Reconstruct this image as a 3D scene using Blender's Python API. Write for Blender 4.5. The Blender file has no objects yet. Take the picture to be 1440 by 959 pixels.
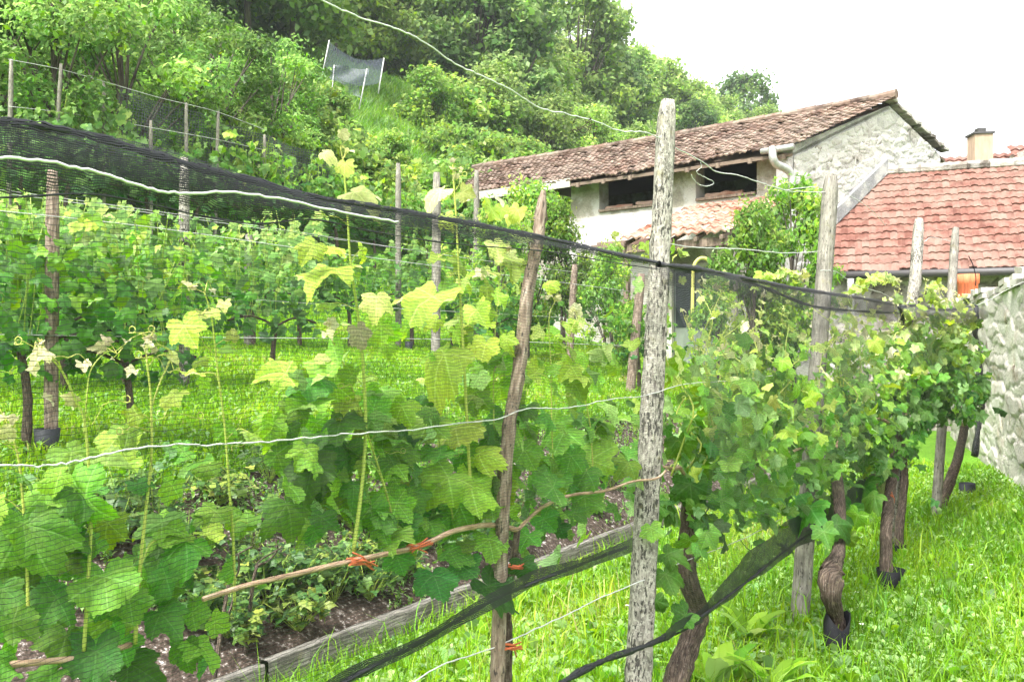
import bpy, math, random
import numpy as np
from mathutils import Vector

random.seed(7)
rng = np.random.default_rng(7)
scene = bpy.context.scene
col = scene.collection
F, CX, HY = 1250.0, 720.0, 490.0          # focal length in photo pixels, optical axis, horizon row
CAMH = 1.5
UX, UY = 0.5559, 0.8313                    # direction along the trellis
NX, NY = -0.8313, 0.5559                   # direction across it, away from the viewer

# ------------------------------------------------------------------ frames
def at(px, py, Y):
    return Vector((Y * (px - CX) / F, Y, CAMH - Y * (py - HY) / F))

def ds(d, s, z=0.0):
    return Vector((d * NX + s * UX, d * NY + s * UY, z))

def s_of(px, d):
    t = (px - CX) / F
    return d * (t * NY - NX) / (UX - t * UY)

def fp(px, py, d=1.4):
    """point at distance d from the viewer measured across the trellis, seen at (px, py)"""
    s = s_of(px, d)
    Y = d * NY + s * UY
    return ds(d, s, CAMH - Y * (py - HY) / F)

def to_px(p):
    return CX + F * p[0] / p[1], HY + F * (CAMH - p[2]) / p[1]

_TD = [-500, 2.9, 3.06, 3.2, 4.6, 6.5, 9.0, 10.6, 13.0, 16.0, 20, 25, 30, 40, 60, 100, 160, 400]
_TZ = [0, 0, 0.04, 0.14, 0.92, 1.17, 1.5, 1.85, 3.2, 5.0, 7.7, 11.0, 14.4, 21.0, 28, 36, 42, 50]
def zg(d):
    return float(np.interp(d, _TD, _TZ))
def zg_xy(x, y):
    return zg(x * NX + y * NY)

# ------------------------------------------------------------------ mesh collector
class MB:
    def __init__(self):
        self.v, self.lc, self.lr = [], [], []
        self.tris, self.quads = [], []
        self.n = 0
    def add(self, v, tris=None, quads=None, lc=None, rnd=0.5, age=0.5, extra=0.0):
        v = np.asarray(v, dtype=np.float64).reshape(-1, 3)
        k = len(v)
        self.v.append(v)
        self.lc.append(np.zeros((k, 3)) if lc is None else np.asarray(lc, dtype=np.float64).reshape(-1, 3))
        r = np.empty((k, 3)); r[:, 0] = rnd; r[:, 1] = age; r[:, 2] = extra
        self.lr.append(r)
        if tris is not None and len(tris): self.tris.append(np.asarray(tris, dtype=np.int64).reshape(-1, 3) + self.n)
        if quads is not None and len(quads): self.quads.append(np.asarray(quads, dtype=np.int64).reshape(-1, 4) + self.n)
        self.n += k
    def box(self, o, a, b, c, rnd=0.5):
        o, a, b, c = (np.array(q, dtype=float) for q in (o, a, b, c))
        v = [o, o + a, o + a + b, o + b, o + c, o + a + c, o + a + b + c, o + b + c]
        la, lb, lcc = np.linalg.norm(a), np.linalg.norm(b), np.linalg.norm(c)
        l = [(0, 0, 0), (la, 0, 0), (la, lb, 0), (0, lb, 0), (0, 0, lcc), (la, 0, lcc), (la, lb, lcc), (0, lb, lcc)]
        self.add(v, quads=[(0, 3, 2, 1), (4, 5, 6, 7), (0, 1, 5, 4), (1, 2, 6, 5), (2, 3, 7, 6), (3, 0, 4, 7)], lc=l, rnd=rnd)
    def tube(self, path, rad, n=7, rnd=0.5, age=0.5, wob=0.0, square=0.0, cap=True, seed=None):
        P = np.array([tuple(p) for p in path], dtype=float)
        m = len(P)
        R = np.full(m, rad) if np.isscalar(rad) else np.asarray(rad, dtype=float)
        T = np.gradient(P, axis=0)
        T /= np.maximum(np.linalg.norm(T, axis=1), 1e-9)[:, None]
        ref = np.array([0.31, 0.77, 0.55]) if abs(T[:, 2]).mean() < 0.75 else np.array([1.0, 0.2, 0.0])
        A = np.cross(T, ref); A /= np.maximum(np.linalg.norm(A, axis=1), 1e-9)[:, None]
        B = np.cross(T, A)
        ang = np.arange(n) * 2 * math.pi / n
        g = np.random.default_rng(seed if seed is not None else int(abs(P[0].sum()) * 1e4) % 99991)
        rr = np.ones((m, n))
        if square:
            rr *= (1.0 / np.maximum(np.abs(np.cos(ang)), np.abs(np.sin(ang))) * (1 - square * 0.12)) ** square
        if wob:
            w = g.normal(0, 1, (m, n)) * 0.55 + g.normal(0, 1, (1, n)) * 0.7
            rr *= 1 + wob * w
        V = P[:, None, :] + (R[:, None] * rr)[..., None] * (np.cos(ang)[None, :, None] * A[:, None, :] + np.sin(ang)[None, :, None] * B[:, None, :])
        L = np.concatenate([[0], np.cumsum(np.linalg.norm(np.diff(P, axis=0), axis=1))])
        lc = np.zeros((m, n, 3)); lc[..., 0] = np.cos(ang)[None, :] * R.mean(); lc[..., 1] = np.sin(ang)[None, :] * R.mean(); lc[..., 2] = L[:, None]
        i, j = np.meshgrid(np.arange(m - 1), np.arange(n), indexing='ij')
        q = np.stack([i * n + j, i * n + (j + 1) % n, (i + 1) * n + (j + 1) % n, (i + 1) * n + j], -1).reshape(-1, 4)
        V = V.reshape(-1, 3); lc = lc.reshape(-1, 3)
        tr = []
        if cap:
            V = np.vstack([V, P[0], P[-1]]); lc = np.vstack([lc, [0, 0, 0], [0, 0, L[-1]]])
            for j in range(n):
                tr.append((m * n, (j + 1) % n, j)); tr.append((m * n + 1, (m - 1) * n + j, (m - 1) * n + (j + 1) % n))
        self.add(V, tris=tr, quads=q, lc=lc, rnd=rnd, age=age)
    def grid(self, V, lc=None, rnd=0.5, age=0.5):
        V = np.asarray(V, dtype=float); m, n = V.shape[:2]
        i, j = np.meshgrid(np.arange(m - 1), np.arange(n - 1), indexing='ij')
        q = np.stack([i * n + j, i * n + j + 1, (i + 1) * n + j + 1, (i + 1) * n + j], -1).reshape(-1, 4)
        self.add(V.reshape(-1, 3), quads=q, lc=None if lc is None else np.asarray(lc).reshape(-1, 3), rnd=rnd, age=age)
    def build(self, name, mat, parent=None, smooth=True):
        V = np.concatenate(self.v) if self.v else np.zeros((0, 3))
        if parent is not None:
            V = V - world_loc(parent)
        me = bpy.data.meshes.new(name)
        T = np.concatenate(self.tris) if self.tris else np.zeros((0, 3), int)
        Q = np.concatenate(self.quads) if self.quads else np.zeros((0, 4), int)
        me.vertices.add(len(V)); me.vertices.foreach_set('co', V.astype(np.float32).ravel())
        nl = len(T) * 3 + len(Q) * 4
        me.loops.add(nl); me.loops.foreach_set('vertex_index', np.concatenate([T.ravel(), Q.ravel()]).astype(np.int32))
        npoly = len(T) + len(Q)
        me.polygons.add(npoly)
        ls = np.concatenate([np.arange(len(T)) * 3, len(T) * 3 + np.arange(len(Q)) * 4]).astype(np.int32)
        me.polygons.foreach_set('loop_start', ls)
        me.polygons.foreach_set('use_smooth', np.full(npoly, smooth, dtype=bool))
        a = me.attributes.new('lc', 'FLOAT_VECTOR', 'POINT'); a.data.foreach_set('vector', np.concatenate(self.lc).astype(np.float32).ravel())
        a = me.attributes.new('lr', 'FLOAT_VECTOR', 'POINT'); a.data.foreach_set('vector', np.concatenate(self.lr).astype(np.float32).ravel())
        me.update(calc_edges=True); me.validate()
        if isinstance(mat, str): mat = M[mat]
        me.materials.append(mat)
        o = bpy.data.objects.new(name, me); col.objects.link(o)
        if parent is not None: o.parent = parent
        return o

def world_loc(o):
    p = Vector((0, 0, 0))
    while o is not None:
        p = p + o.location; o = o.parent
    return np.array(p)

def tag(o, label, cat, group=None, kind=None):
    o['label'] = label; o['category'] = cat
    if group: o['group'] = group
    if kind: o['kind'] = kind
    return o

def thing(name, label, cat, loc, group=None):
    o = bpy.data.objects.new(name, None); col.objects.link(o)
    o.location = loc; o.empty_display_size = 0.2
    return tag(o, label, cat, group)

def structure(o):
    o['kind'] = 'structure'; return o
def stuff(o, label, cat):
    tag(o, label, cat); o['kind'] = 'stuff'; return o

def dup(o, loc=None, rz=0.0, sc=None, label=None, parent=None):
    c = o.copy(); col.objects.link(c)
    if parent is not None: c.parent = parent
    if loc is not None:
        c.location = loc; c.rotation_euler = (0, 0, rz)
        if sc is not None: c.scale = sc if hasattr(sc, '__len__') else (sc, sc, sc)
    if label: c['label'] = label
    for ch in list(o.children): dup(ch, parent=c)
    return c

def smooth_path(pts, k=6):
    P = [Vector(p) for p in pts]
    if len(P) < 3: 
        return [P[0].lerp(P[-1], i / k) for i in range(k + 1)]
    out = []
    for i in range(len(P) - 1):
        p0 = P[max(i - 1, 0)]; p1 = P[i]; p2 = P[i + 1]; p3 = P[min(i + 2, len(P) - 1)]
        for j in range(k):
            t = j / k
            out.append(0.5 * ((2 * p1) + (p2 - p0) * t + (2 * p0 - 5 * p1 + 4 * p2 - p3) * t * t + (3 * p1 - p0 - 3 * p2 + p3) * t ** 3))
    out.append(P[-1])
    return out

# ------------------------------------------------------------------ materials
M = {}
class NT:
    def __init__(self, name):
        self.m = bpy.data.materials.new(name); self.m.use_nodes = True
        self.t = self.m.node_tree; self.t.nodes.clear()
        self.out = self.t.nodes.new('ShaderNodeOutputMaterial')
    def node(self, typ, **kw):
        n = self.t.nodes.new(typ)
        for k, v in kw.items(): setattr(n, k, v)
        return n
    def link(self, a, b): self.t.links.new(a, b)
    def _set(self, sock, v):
        if v is None: return
        if isinstance(v, bpy.types.NodeSocket): self.link(v, sock)
        elif hasattr(v, '__len__') and len(v) == 3 and sock.type == 'RGBA': sock.default_value = (*v, 1)
        else: sock.default_value = v
    def math(self, op, a, b=None, c=None, clamp=False):
        n = self.node('ShaderNodeMath', operation=op, use_clamp=clamp)
        self._set(n.inputs[0], a); self._set(n.inputs[1], b)
        if c is not None: self._set(n.inputs[2], c)
        return n.outputs[0]
    def attr(self, name):
        n = self.node('ShaderNodeAttribute', attribute_name=name); return n.outputs['Vector']
    def sep(self, v):
        n = self.node('ShaderNodeSeparateXYZ'); self.link(v, n.inputs[0]); return n.outputs
    def comb(self, x, y, z):
        n = self.node('ShaderNodeCombineXYZ'); self._set(n.inputs[0], x); self._set(n.inputs[1], y); self._set(n.inputs[2], z); return n.outputs[0]
    def noise(self, scale, detail=4, rough=0.55, vec=None, w=None, dist=0.0):
        n = self.node('ShaderNodeTexNoise'); n.inputs['Scale'].default_value = scale; n.inputs['Detail'].default_value = detail
        n.inputs['Roughness'].default_value = rough; n.inputs['Distortion'].default_value = dist
        if vec is not None: self.link(vec, n.inputs['Vector'])
        return n.outputs['Fac']
    def voro(self, scale, feature='F1', vec=None, out='Distance'):
        n = self.node('ShaderNodeTexVoronoi', feature=feature); n.inputs['Scale'].default_value = scale
        if vec is not None: self.link(vec, n.inputs['Vector'])
        return n.outputs[out]
    def ramp(self, fac, stops, mode='LINEAR'):
        n = self.node('ShaderNodeValToRGB'); cr = n.color_ramp; cr.interpolation = mode
        while len(cr.elements) < len(stops): cr.elements.new(0.5)
        for e, (p, c) in zip(cr.elements, stops):
            e.position = p; e.color = (*c, 1) if hasattr(c, '__len__') else (c, c, c, 1)
        self.link(fac, n.inputs[0]); return n.outputs[0]
    def mix(self, fac, a, b, mode='MIX'):
        n = self.node('ShaderNodeMix', data_type='RGBA', blend_type=mode)
        self._set(n.inputs[0], fac); self._set(n.inputs[6], a); self._set(n.inputs[7], b); return n.outputs[2]
    def maprange(self, v, a, b, c=0.0, d=1.0):
        n = self.node('ShaderNodeMapRange'); self._set(n.inputs[0], v)
        for i, q in enumerate((a, b, c, d)): self._set(n.inputs[1 + i], q)
        return n.outputs[0]
    def bump(self, h, strength=0.4, dist=0.01):
        n = self.node('ShaderNodeBump'); n.inputs['Strength'].default_value = strength; n.inputs['Distance'].default_value = dist
        self.link(h, n.inputs['Height']); return n.outputs[0]
    def objco(self): return self.node('ShaderNodeTexCoord').outputs['Object']
    def objrand(self): return self.node('ShaderNodeObjectInfo').outputs['Random']
    def bsdf(self, color, rough=0.7, spec=0.4, normal=None, metal=0.0):
        n = self.node('ShaderNodeBsdfPrincipled'); self._set(n.inputs['Base Color'], color); self._set(n.inputs['Roughness'], rough)
        n.inputs['Specular IOR Level'].default_value = spec; n.inputs['Metallic'].default_value = metal
        if normal is not None: self.link(normal, n.inputs['Normal'])
        return n.outputs[0]
    def done(self, sh, key):
        self.link(sh, self.out.inputs[0]); M[key] = self.m; return self.m

def hsv(t, colr, h=None, s=None, v=None):
    n = t.node('ShaderNodeHueSaturation'); t._set(n.inputs['Hue'], h if h is not None else 0.5)
    t._set(n.inputs['Saturation'], s if s is not None else 1.0); t._set(n.inputs['Value'], v if v is not None else 1.0)
    t._set(n.inputs['Color'], colr); return n.outputs[0]

def leaf_material(key, stops, trans=0.4, veins=False, rough=0.45, spec=0.35, back=1.35, varv=0.35, objvar=0.0):
    t = NT(key.replace('_', ' '))
    lr = t.sep(t.attr('lr'))
    c = t.ramp(lr[1], stops)
    val = t.maprange(lr[0], 0, 1, 1 - varv, 1 + varv)
    if objvar:
        val = t.math('MULTIPLY', val, t.maprange(t.objrand(), 0, 1, 1 - objvar, 1 + objvar))
    hue = t.maprange(t.math('FRACT', t.math('MULTIPLY', lr[0], 7.31)), 0, 1, 0.485, 0.515)
    c = hsv(t, c, h=hue, v=val)
    nrm = None
    if veins:
        lc = t.sep(t.attr('lc'))
        ax = t.math('ABSOLUTE', lc[0])
        best = None; chev = None
        for a in (0.0, 55.0, 112.0):
            sx, cy = math.sin(math.radians(a)), math.cos(math.radians(a))
            al = t.math('ADD', t.math('MULTIPLY', ax, sx), t.math('MULTIPLY', lc[1], cy))
            pe = t.math('ABSOLUTE', t.math('SUBTRACT', t.math('MULTIPLY', ax, cy), t.math('MULTIPLY', lc[1], sx)))
            pen = t.math('ADD', pe, t.math('MULTIPLY', t.math('LESS_THAN', al, 0.0), 2.0))
            ch = t.math('SINE', t.math('MULTIPLY', t.math('SUBTRACT', al, t.math('MULTIPLY', pen, 0.75)), 52.0))
            if best is None: best, chev = pen, ch
            else:
                less = t.math('LESS_THAN', pen, best)
                n = t.node('ShaderNodeMix', data_type='FLOAT'); t._set(n.inputs[0], less); t._set(n.inputs[2], chev); t._set(n.inputs[3], ch); chev = n.outputs[0]
                best = t.math('MINIMUM', best, pen)
        main = t.maprange(best, 0.008, 0.022, 1.0, 0.0)
        sec = t.maprange(chev, 0.86, 1.0, 0.0, 0.6)
        vein = t.math('MAXIMUM', main, sec)
        nz = t.noise(9, 3, vec=t.attr('lc'))
        c = hsv(t, c, h=t.maprange(t.noise(3.1, 2, vec=t.attr('lc')), 0.3, 0.7, 0.485, 0.512), v=t.maprange(nz, 0.3, 0.7, 0.74, 1.24))
        c = t.mix(t.math('MULTIPLY', vein, 0.38), c, hsv(t, c, h=0.485, s=0.8, v=1.8))
        hgt = t.math('ADD', t.math('MULTIPLY', vein, -0.5), t.math('MULTIPLY', t.noise(26, 3, vec=t.attr('lc')), 1.0))
        nrm = t.bump(hgt, 0.55, 0.004)
    if back != 1.0:
        bf = t.node('ShaderNodeNewGeometry').outputs['Backfacing']
        c = t.mix(bf, c, hsv(t, c, s=0.72, v=back))
    b = t.bsdf(c, rough, spec, nrm)
    tr = t.node('ShaderNodeBsdfTranslucent'); t._set(tr.inputs[0], hsv(t, c, h=0.487, s=1.12, v=1.5))
    mx = t.node('ShaderNodeMixShader'); mx.inputs[0].default_value = trans
    t.link(b, mx.inputs[1]); t.link(tr.outputs[0], mx.inputs[2])
    return t.done(mx.outputs[0], key)

VINE = [(0.0, (0.030, 0.105, 0.020)), (0.3, (0.075, 0.205, 0.026)), (0.6, (0.165, 0.325, 0.032)), (0.82, (0.35, 0.45, 0.065)), (1.0, (0.50, 0.46, 0.28))]
leaf_material('vine_leaf', VINE, trans=0.42, veins=True, rough=0.48, spec=0.3, varv=0.42)
leaf_material('vine_leaf_plain', VINE, trans=0.42, rough=0.5, spec=0.25)
GREEN = lambda a, b, c: [(0.0, a), (0.5, b), (1.0, c)]
leaf_material('orchard_leaf', GREEN((0.05, 0.14, 0.012), (0.12, 0.27, 0.02), (0.24, 0.38, 0.04)), trans=0.45, objvar=0.32)
leaf_material('forest_dark', GREEN((0.04, 0.11, 0.02), (0.10, 0.205, 0.036), (0.19, 0.31, 0.055)), trans=0.52, objvar=0.3, back=1.1)
leaf_material('forest_mid', GREEN((0.085, 0.18, 0.025), (0.18, 0.31, 0.045), (0.29, 0.42, 0.07)), trans=0.53, objvar=0.3, back=1.1)
leaf_material('forest_light', GREEN((0.11, 0.22, 0.025), (0.21, 0.35, 0.042), (0.33, 0.45, 0.07)), trans=0.48, objvar=0.25, back=1.1)
leaf_material('bush_leaf', GREEN((0.06, 0.16, 0.012), (0.14, 0.29, 0.022), (0.30, 0.40, 0.03)), trans=0.42, objvar=0.3, back=1.1)
leaf_material('grass_blade', [(0.0, (0.07, 0.185, 0.010)), (0.5, (0.165, 0.335, 0.014)), (0.9, (0.30, 0.45, 0.028)), (0.97, (0.40, 0.37, 0.13))], trans=0.42, rough=0.5, back=1.0)
leaf_material('weed_leaf', GREEN((0.065, 0.195, 0.011), (0.15, 0.34, 0.016), (0.27, 0.44, 0.032)), trans=0.4, rough=0.45, back=1.1)
leaf_material('bed_leaf', GREEN((0.03, 0.09, 0.025), (0.08, 0.17, 0.03), (0.24, 0.30, 0.05)), trans=0.35)

def mat_stem():
    t = NT('green stem'); lr = t.sep(t.attr('lr'))
    c = t.ramp(lr[1], [(0, (0.10, 0.19, 0.03)), (0.5, (0.24, 0.34, 0.05)), (0.8, (0.42, 0.42, 0.10)), (1, (0.5, 0.36, 0.2))])
    c = hsv(t, c, v=t.maprange(t.noise(60, 2), 0.3, 0.7, 0.75, 1.2))
    t.done(t.bsdf(c, 0.5, 0.35), 'stem')
mat_stem()

def mat_bark(key, dark, mid, light, scale=1.0, stretch=0.16, lichen=0.0, bumpd=0.012, spots=False):
    t = NT(key.replace('_', ' '))
    lc = t.attr('lc'); s = t.sep(lc)
    st = t.comb(s[0], s[1], t.math('MULTIPLY', s[2], stretch))
    n1 = t.noise(90 * scale, 5, 0.65, vec=st)
    n2 = t.noise(14 * scale, 3, vec=lc)
    c = t.ramp(n1, [(0.3, dark), (0.5, mid), (0.72, light)])
    c = hsv(t, c, v=t.maprange(n2, 0.3, 0.7, 0.7, 1.3))
    if lichen:
        sp = t.maprange(t.noise(70 * scale, 4, 0.7, vec=lc), 0.50 if spots else 0.58, 0.58 if spots else 0.66, 0, lichen)
        c = t.mix(sp, c, (0.44, 0.42, 0.36))
        blk = t.maprange(t.noise(120 * scale, 3, 0.6, vec=t.comb(s[0], s[1], t.math('MULTIPLY', s[2], 0.33))), t.maprange(t.noise(9, 3, vec=lc), 0.35, 0.65, 0.47, 0.60) if spots else 0.60, t.maprange(t.noise(9, 3, vec=lc), 0.35, 0.65, 0.53, 0.66) if spots else 0.66, 0, 0.9)
        c = t.mix(blk, c, (0.03, 0.028, 0.025))
        mo = t.maprange(t.noise(22 * scale, 4, 0.6, vec=lc), 0.60, 0.75, 0, 0.5)
        c = t.mix(mo, c, (0.22, 0.20, 0.09))
    t.done(t.bsdf(c, 0.9, 0.2, t.bump(n1, 0.8, bumpd)), key)
mat_bark('post_wood', (0.085, 0.075, 0.065), (0.235, 0.215, 0.185), (0.37, 0.345, 0.30), lichen=0.7, spots=True)
mat_bark('post_wood_grey', (0.10, 0.09, 0.075), (0.20, 0.185, 0.155), (0.30, 0.28, 0.24), scale=0.8, lichen=0.25)
mat_bark('stake_bark', (0.075, 0.05, 0.04), (0.21, 0.155, 0.12), (0.42, 0.34, 0.28), scale=0.9, lichen=0.3)
mat_bark('vine_bark', (0.018, 0.013, 0.010), (0.085, 0.062, 0.047), (0.24, 0.185, 0.145), scale=1.9, stretch=0.13, bumpd=0.02, lichen=0.25)
mat_bark('cane_bark', (0.20, 0.12, 0.075), (0.40, 0.27, 0.18), (0.60, 0.46, 0.34), scale=1.6, stretch=0.1, bumpd=0.004)
mat_bark('tree_bark', (0.03, 0.025, 0.02), (0.09, 0.075, 0.06), (0.17, 0.15, 0.12), scale=0.12)
mat_bark('edging_wood', (0.05, 0.045, 0.038), (0.15, 0.14, 0.12), (0.27, 0.255, 0.225), scale=0.9, stretch=0.06, lichen=0.25)
mat_bark('timber', (0.06, 0.045, 0.035), (0.16, 0.12, 0.09), (0.27, 0.21, 0.16), scale=0.3)

def mat_plain(key, c, rough=0.6, spec=0.4, metal=0.0, var=0.15, sc=8.0):
    t = NT(key.replace('_', ' '))
    n = t.noise(sc, 4)
    t.done(t.bsdf(hsv(t, (*c, 1), v=t.maprange(n, 0.3, 0.7, 1 - var, 1 + var)), rough, spec, t.bump(n, 0.15, 0.005), metal), key)
mat_plain('wire', (0.54, 0.54, 0.52), 0.45, 0.5, 0.0, 0.2, 60)
mat_plain('wire_grey', (0.45, 0.45, 0.43), 0.5, 0.5, 0.0, 0.25, 40)
mat_plain('black_plastic', (0.008, 0.0085, 0.010), 0.65, 0.15, 0, 0.4, 20)
mat_plain('black_plastic_grey', (0.025, 0.027, 0.032), 0.55, 0.25, 0, 0.3, 20)
mat_plain('orange_tie', (0.52, 0.13, 0.055), 0.6, 0.3, 0, 0.35, 90)
mat_plain('gutter_metal', (0.36, 0.355, 0.34), 0.45, 0.5, 0.3, 0.2, 12)
mat_plain('dark_gutter', (0.06, 0.055, 0.055), 0.5, 0.4, 0, 0.3, 12)
mat_plain('yellow_metal', (0.52, 0.50, 0.12), 0.5, 0.4, 0, 0.15, 12)
mat_plain('clay', (0.62, 0.17, 0.075), 0.75, 0.25, 0, 0.35, 14)
mat_plain('door_paint', (0.16, 0.19, 0.15), 0.6, 0.3, 0, 0.25, 9)
mat_plain('dark_glass', (0.03, 0.035, 0.04), 0.12, 0.5, 0, 0.2, 3)
mat_plain('chimney_plaster', (0.40, 0.29, 0.21), 0.85, 0.2, 0, 0.2, 5)
mat_plain('petal', (0.80, 0.79, 0.74), 0.6, 0.3, 0, 0.1, 30)
mat_plain('board_pale', (0.42, 0.40, 0.33), 0.85, 0.2, 0, 0.3, 4)

def mat_net(key, pz, wz, ps, ws, colr=(0.02, 0.021, 0.024), haze=0.0):
    t = NT(key.replace('_', ' '))
    lc = t.attr('lc')
    dn = t.node('ShaderNodeTexNoise'); dn.inputs['Scale'].default_value = 18; dn.inputs['Detail'].default_value = 2
    t.link(lc, dn.inputs['Vector'])
    s = t.sep(lc)
    off = t.math('MULTIPLY', t.math('SUBTRACT', dn.outputs['Fac'], 0.5), 0.02)
    z = t.math('FRACT', t.math('DIVIDE', t.math('ADD', s[1], off), pz))
    x = t.math('FRACT', t.math('DIVIDE', t.math('ADD', s[0], off), ps))
    f = t.math('MAXIMUM', t.math('LESS_THAN', z, wz), t.math('LESS_THAN', x, ws))
    if haze:
        f = t.math('MAXIMUM', f, t.math('LESS_THAN', t.noise(900, 1, vec=lc), 0.5 - 0.28 + haze * 0.5))
    b = t.bsdf(colr, 0.5, 0.4)
    tr = t.node('ShaderNodeBsdfTransparent')
    mx = t.node('ShaderNodeMixShader'); t.link(f, mx.inputs[0]); t.link(tr.outputs[0], mx.inputs[1]); t.link(b, mx.inputs[2])
    t.done(mx.outputs[0], key)
mat_net('net_mesh', 0.0078, 0.10, 0.0065, 0.035, (0.022, 0.024, 0.028))
mat_net('net_band', 0.0036, 0.40, 0.0034, 0.16, (0.018, 0.019, 0.023))
mat_net('net_hem', 0.0040, 0.70, 0.0037, 0.5, (0.015, 0.016, 0.019))
mat_net('net_wrap', 0.0078, 0.15, 0.0065, 0.08, (0.035, 0.037, 0.042))  # denser, and greyer than net_mesh: light on the net put into its colour
mat_net('net_far', 0.05, 0.22, 0.05, 0.22, (0.05, 0.06, 0.06))
mat_net('net_hail', 0.05, 0.24, 0.05, 0.24, (0.05, 0.065, 0.08))

def mat_ground():
    t = NT('lawn earth'); co = t.objco(); lr = t.sep(t.attr('lr'))
    n = t.noise(1.3, 6, vec=co); n2 = t.noise(28, 4, vec=co)
    c = t.ramp(n2, [(0.3, (0.045, 0.13, 0.012)), (0.5, (0.10, 0.235, 0.016)), (0.7, (0.17, 0.31, 0.028))])
    c = hsv(t, c, v=t.maprange(n, 0.3, 0.7, 0.8, 1.2))
    ns = t.noise(34, 6, 0.7, vec=co)
    so = t.ramp(ns, [(0.36, (0.022, 0.016, 0.012)), (0.55, (0.075, 0.055, 0.043)), (0.61, (0.20, 0.17, 0.15)), (0.67, (0.55, 0.51, 0.48))])
    c = t.mix(t.maprange(t.math('ADD', lr[0], t.math('MULTIPLY', t.math('SUBTRACT', t.noise(7, 4, vec=co), 0.5), 0.6)), 0.4, 0.6), c, so)
    t.done(t.bsdf(c, 0.95, 0.15, t.bump(n2, 0.8, 0.03)), 'ground')
    t = NT('hill grass'); co = t.objco()
    n = t.noise(0.25, 6, 0.65, vec=co); n2 = t.noise(2.4, 5, 0.7, vec=co)
    c = t.ramp(n2, [(0.3, (0.05, 0.14, 0.015)), (0.5, (0.11, 0.25, 0.02)), (0.7, (0.20, 0.34, 0.035))])
    c = hsv(t, c, v=t.maprange(n, 0.3, 0.7, 0.65, 1.25))
    t.done(t.bsdf(c, 0.95, 0.1, t.bump(n2, 0.8, 0.3)), 'hill')
mat_ground()

def mat_stone(key, dark, mid, light, cov=0.5):
    t = NT(key.replace('_', ' ')); co = t.objco(); lr = t.sep(t.attr('lr'))
    n = t.noise(5, 6, 0.65, vec=co); n2 = t.noise(30, 4, 0.6, vec=co)
    c = t.ramp(t.math('ADD', t.math('MULTIPLY', n, 0.45), t.math('MULTIPLY', lr[0], 0.5)), [(0.3, dark), (0.5, mid), (0.62, light)])
    c = hsv(t, c, v=t.maprange(n2, 0.3, 0.7, 0.82, 1.15))
    w = t.maprange(t.noise(2.2, 5, 0.6, vec=co), 0.5 - cov * 0.3, 0.62 - cov * 0.3)
    c = t.mix(t.math('MULTIPLY', w, 0.6), c, (0.55, 0.53, 0.50))
    t.done(t.bsdf(c, 0.95, 0.15, t.bump(t.math('ADD', n, n2), 0.7, 0.03)), key)
mat_stone('rubble_white', (0.08, 0.07, 0.06), (0.34, 0.305, 0.275), (0.46, 0.435, 0.405), 0.5)
mat_stone('rubble_garden', (0.12, 0.09, 0.065), (0.46, 0.385, 0.31), (0.60, 0.555, 0.49), 0.5)
mat_stone('rubble_dark', (0.10, 0.085, 0.07), (0.24, 0.21, 0.18), (0.38, 0.35, 0.31), 0.1)
mat_stone('mortar', (0.15, 0.14, 0.13), (0.30, 0.29, 0.27), (0.45, 0.44, 0.42), 0.3)
mat_stone('plaster', (0.18, 0.165, 0.13), (0.30, 0.275, 0.22), (0.38, 0.355, 0.30), 0.2)
mat_stone('plaster_white', (0.24, 0.22, 0.20), (0.42, 0.395, 0.35), (0.50, 0.475, 0.43), 0.5)
mat_stone('grey_mortar', (0.16, 0.16, 0.165), (0.26, 0.26, 0.265), (0.36, 0.36, 0.36), 0.0)
mat_stone('concrete', (0.06, 0.058, 0.05), (0.13, 0.125, 0.11), (0.24, 0.23, 0.21), -0.6)

def mat_tile(key, stops, lich, lichc=(0.5, 0.46, 0.40)):
    t = NT(key.replace('_', ' ')); co = t.objco(); lr = t.sep(t.attr('lr'))
    c = t.ramp(lr[0], stops)
    n = t.noise(6, 5, 0.6, vec=co); n2 = t.noise(1.1, 4, 0.6, vec=co)
    c = hsv(t, c, v=t.maprange(n, 0.3, 0.7, 0.75, 1.2))
    c = t.mix(t.maprange(t.math('ADD', t.math('MULTIPLY', n, 0.5), t.math('MULTIPLY', n2, 0.5)), 0.5 - lich * 0.2, 0.62, 0, 0.75), c, lichc)
    t.done(t.bsdf(c, 0.85, 0.2, t.bump(n, 0.3, 0.01)), key)
mat_tile('tile_red', [(0, (0.125, 0.050, 0.036)), (0.4, (0.165, 0.071, 0.053)), (0.8, (0.20, 0.092, 0.070)), (1, (0.225, 0.13, 0.103))], 0.4, (0.22, 0.15, 0.12))
mat_tile('tile_old', [(0, (0.06, 0.036, 0.027)), (0.4, (0.125, 0.074, 0.055)), (0.8, (0.19, 0.12, 0.088)), (1, (0.26, 0.195, 0.15))], 0.4, (0.23, 0.19, 0.155))
mat_tile('tile_porch', [(0, (0.25, 0.09, 0.055)), (0.5, (0.33, 0.15, 0.10)), (1, (0.38, 0.24, 0.18))], 0.45, (0.38, 0.30, 0.24))

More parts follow.
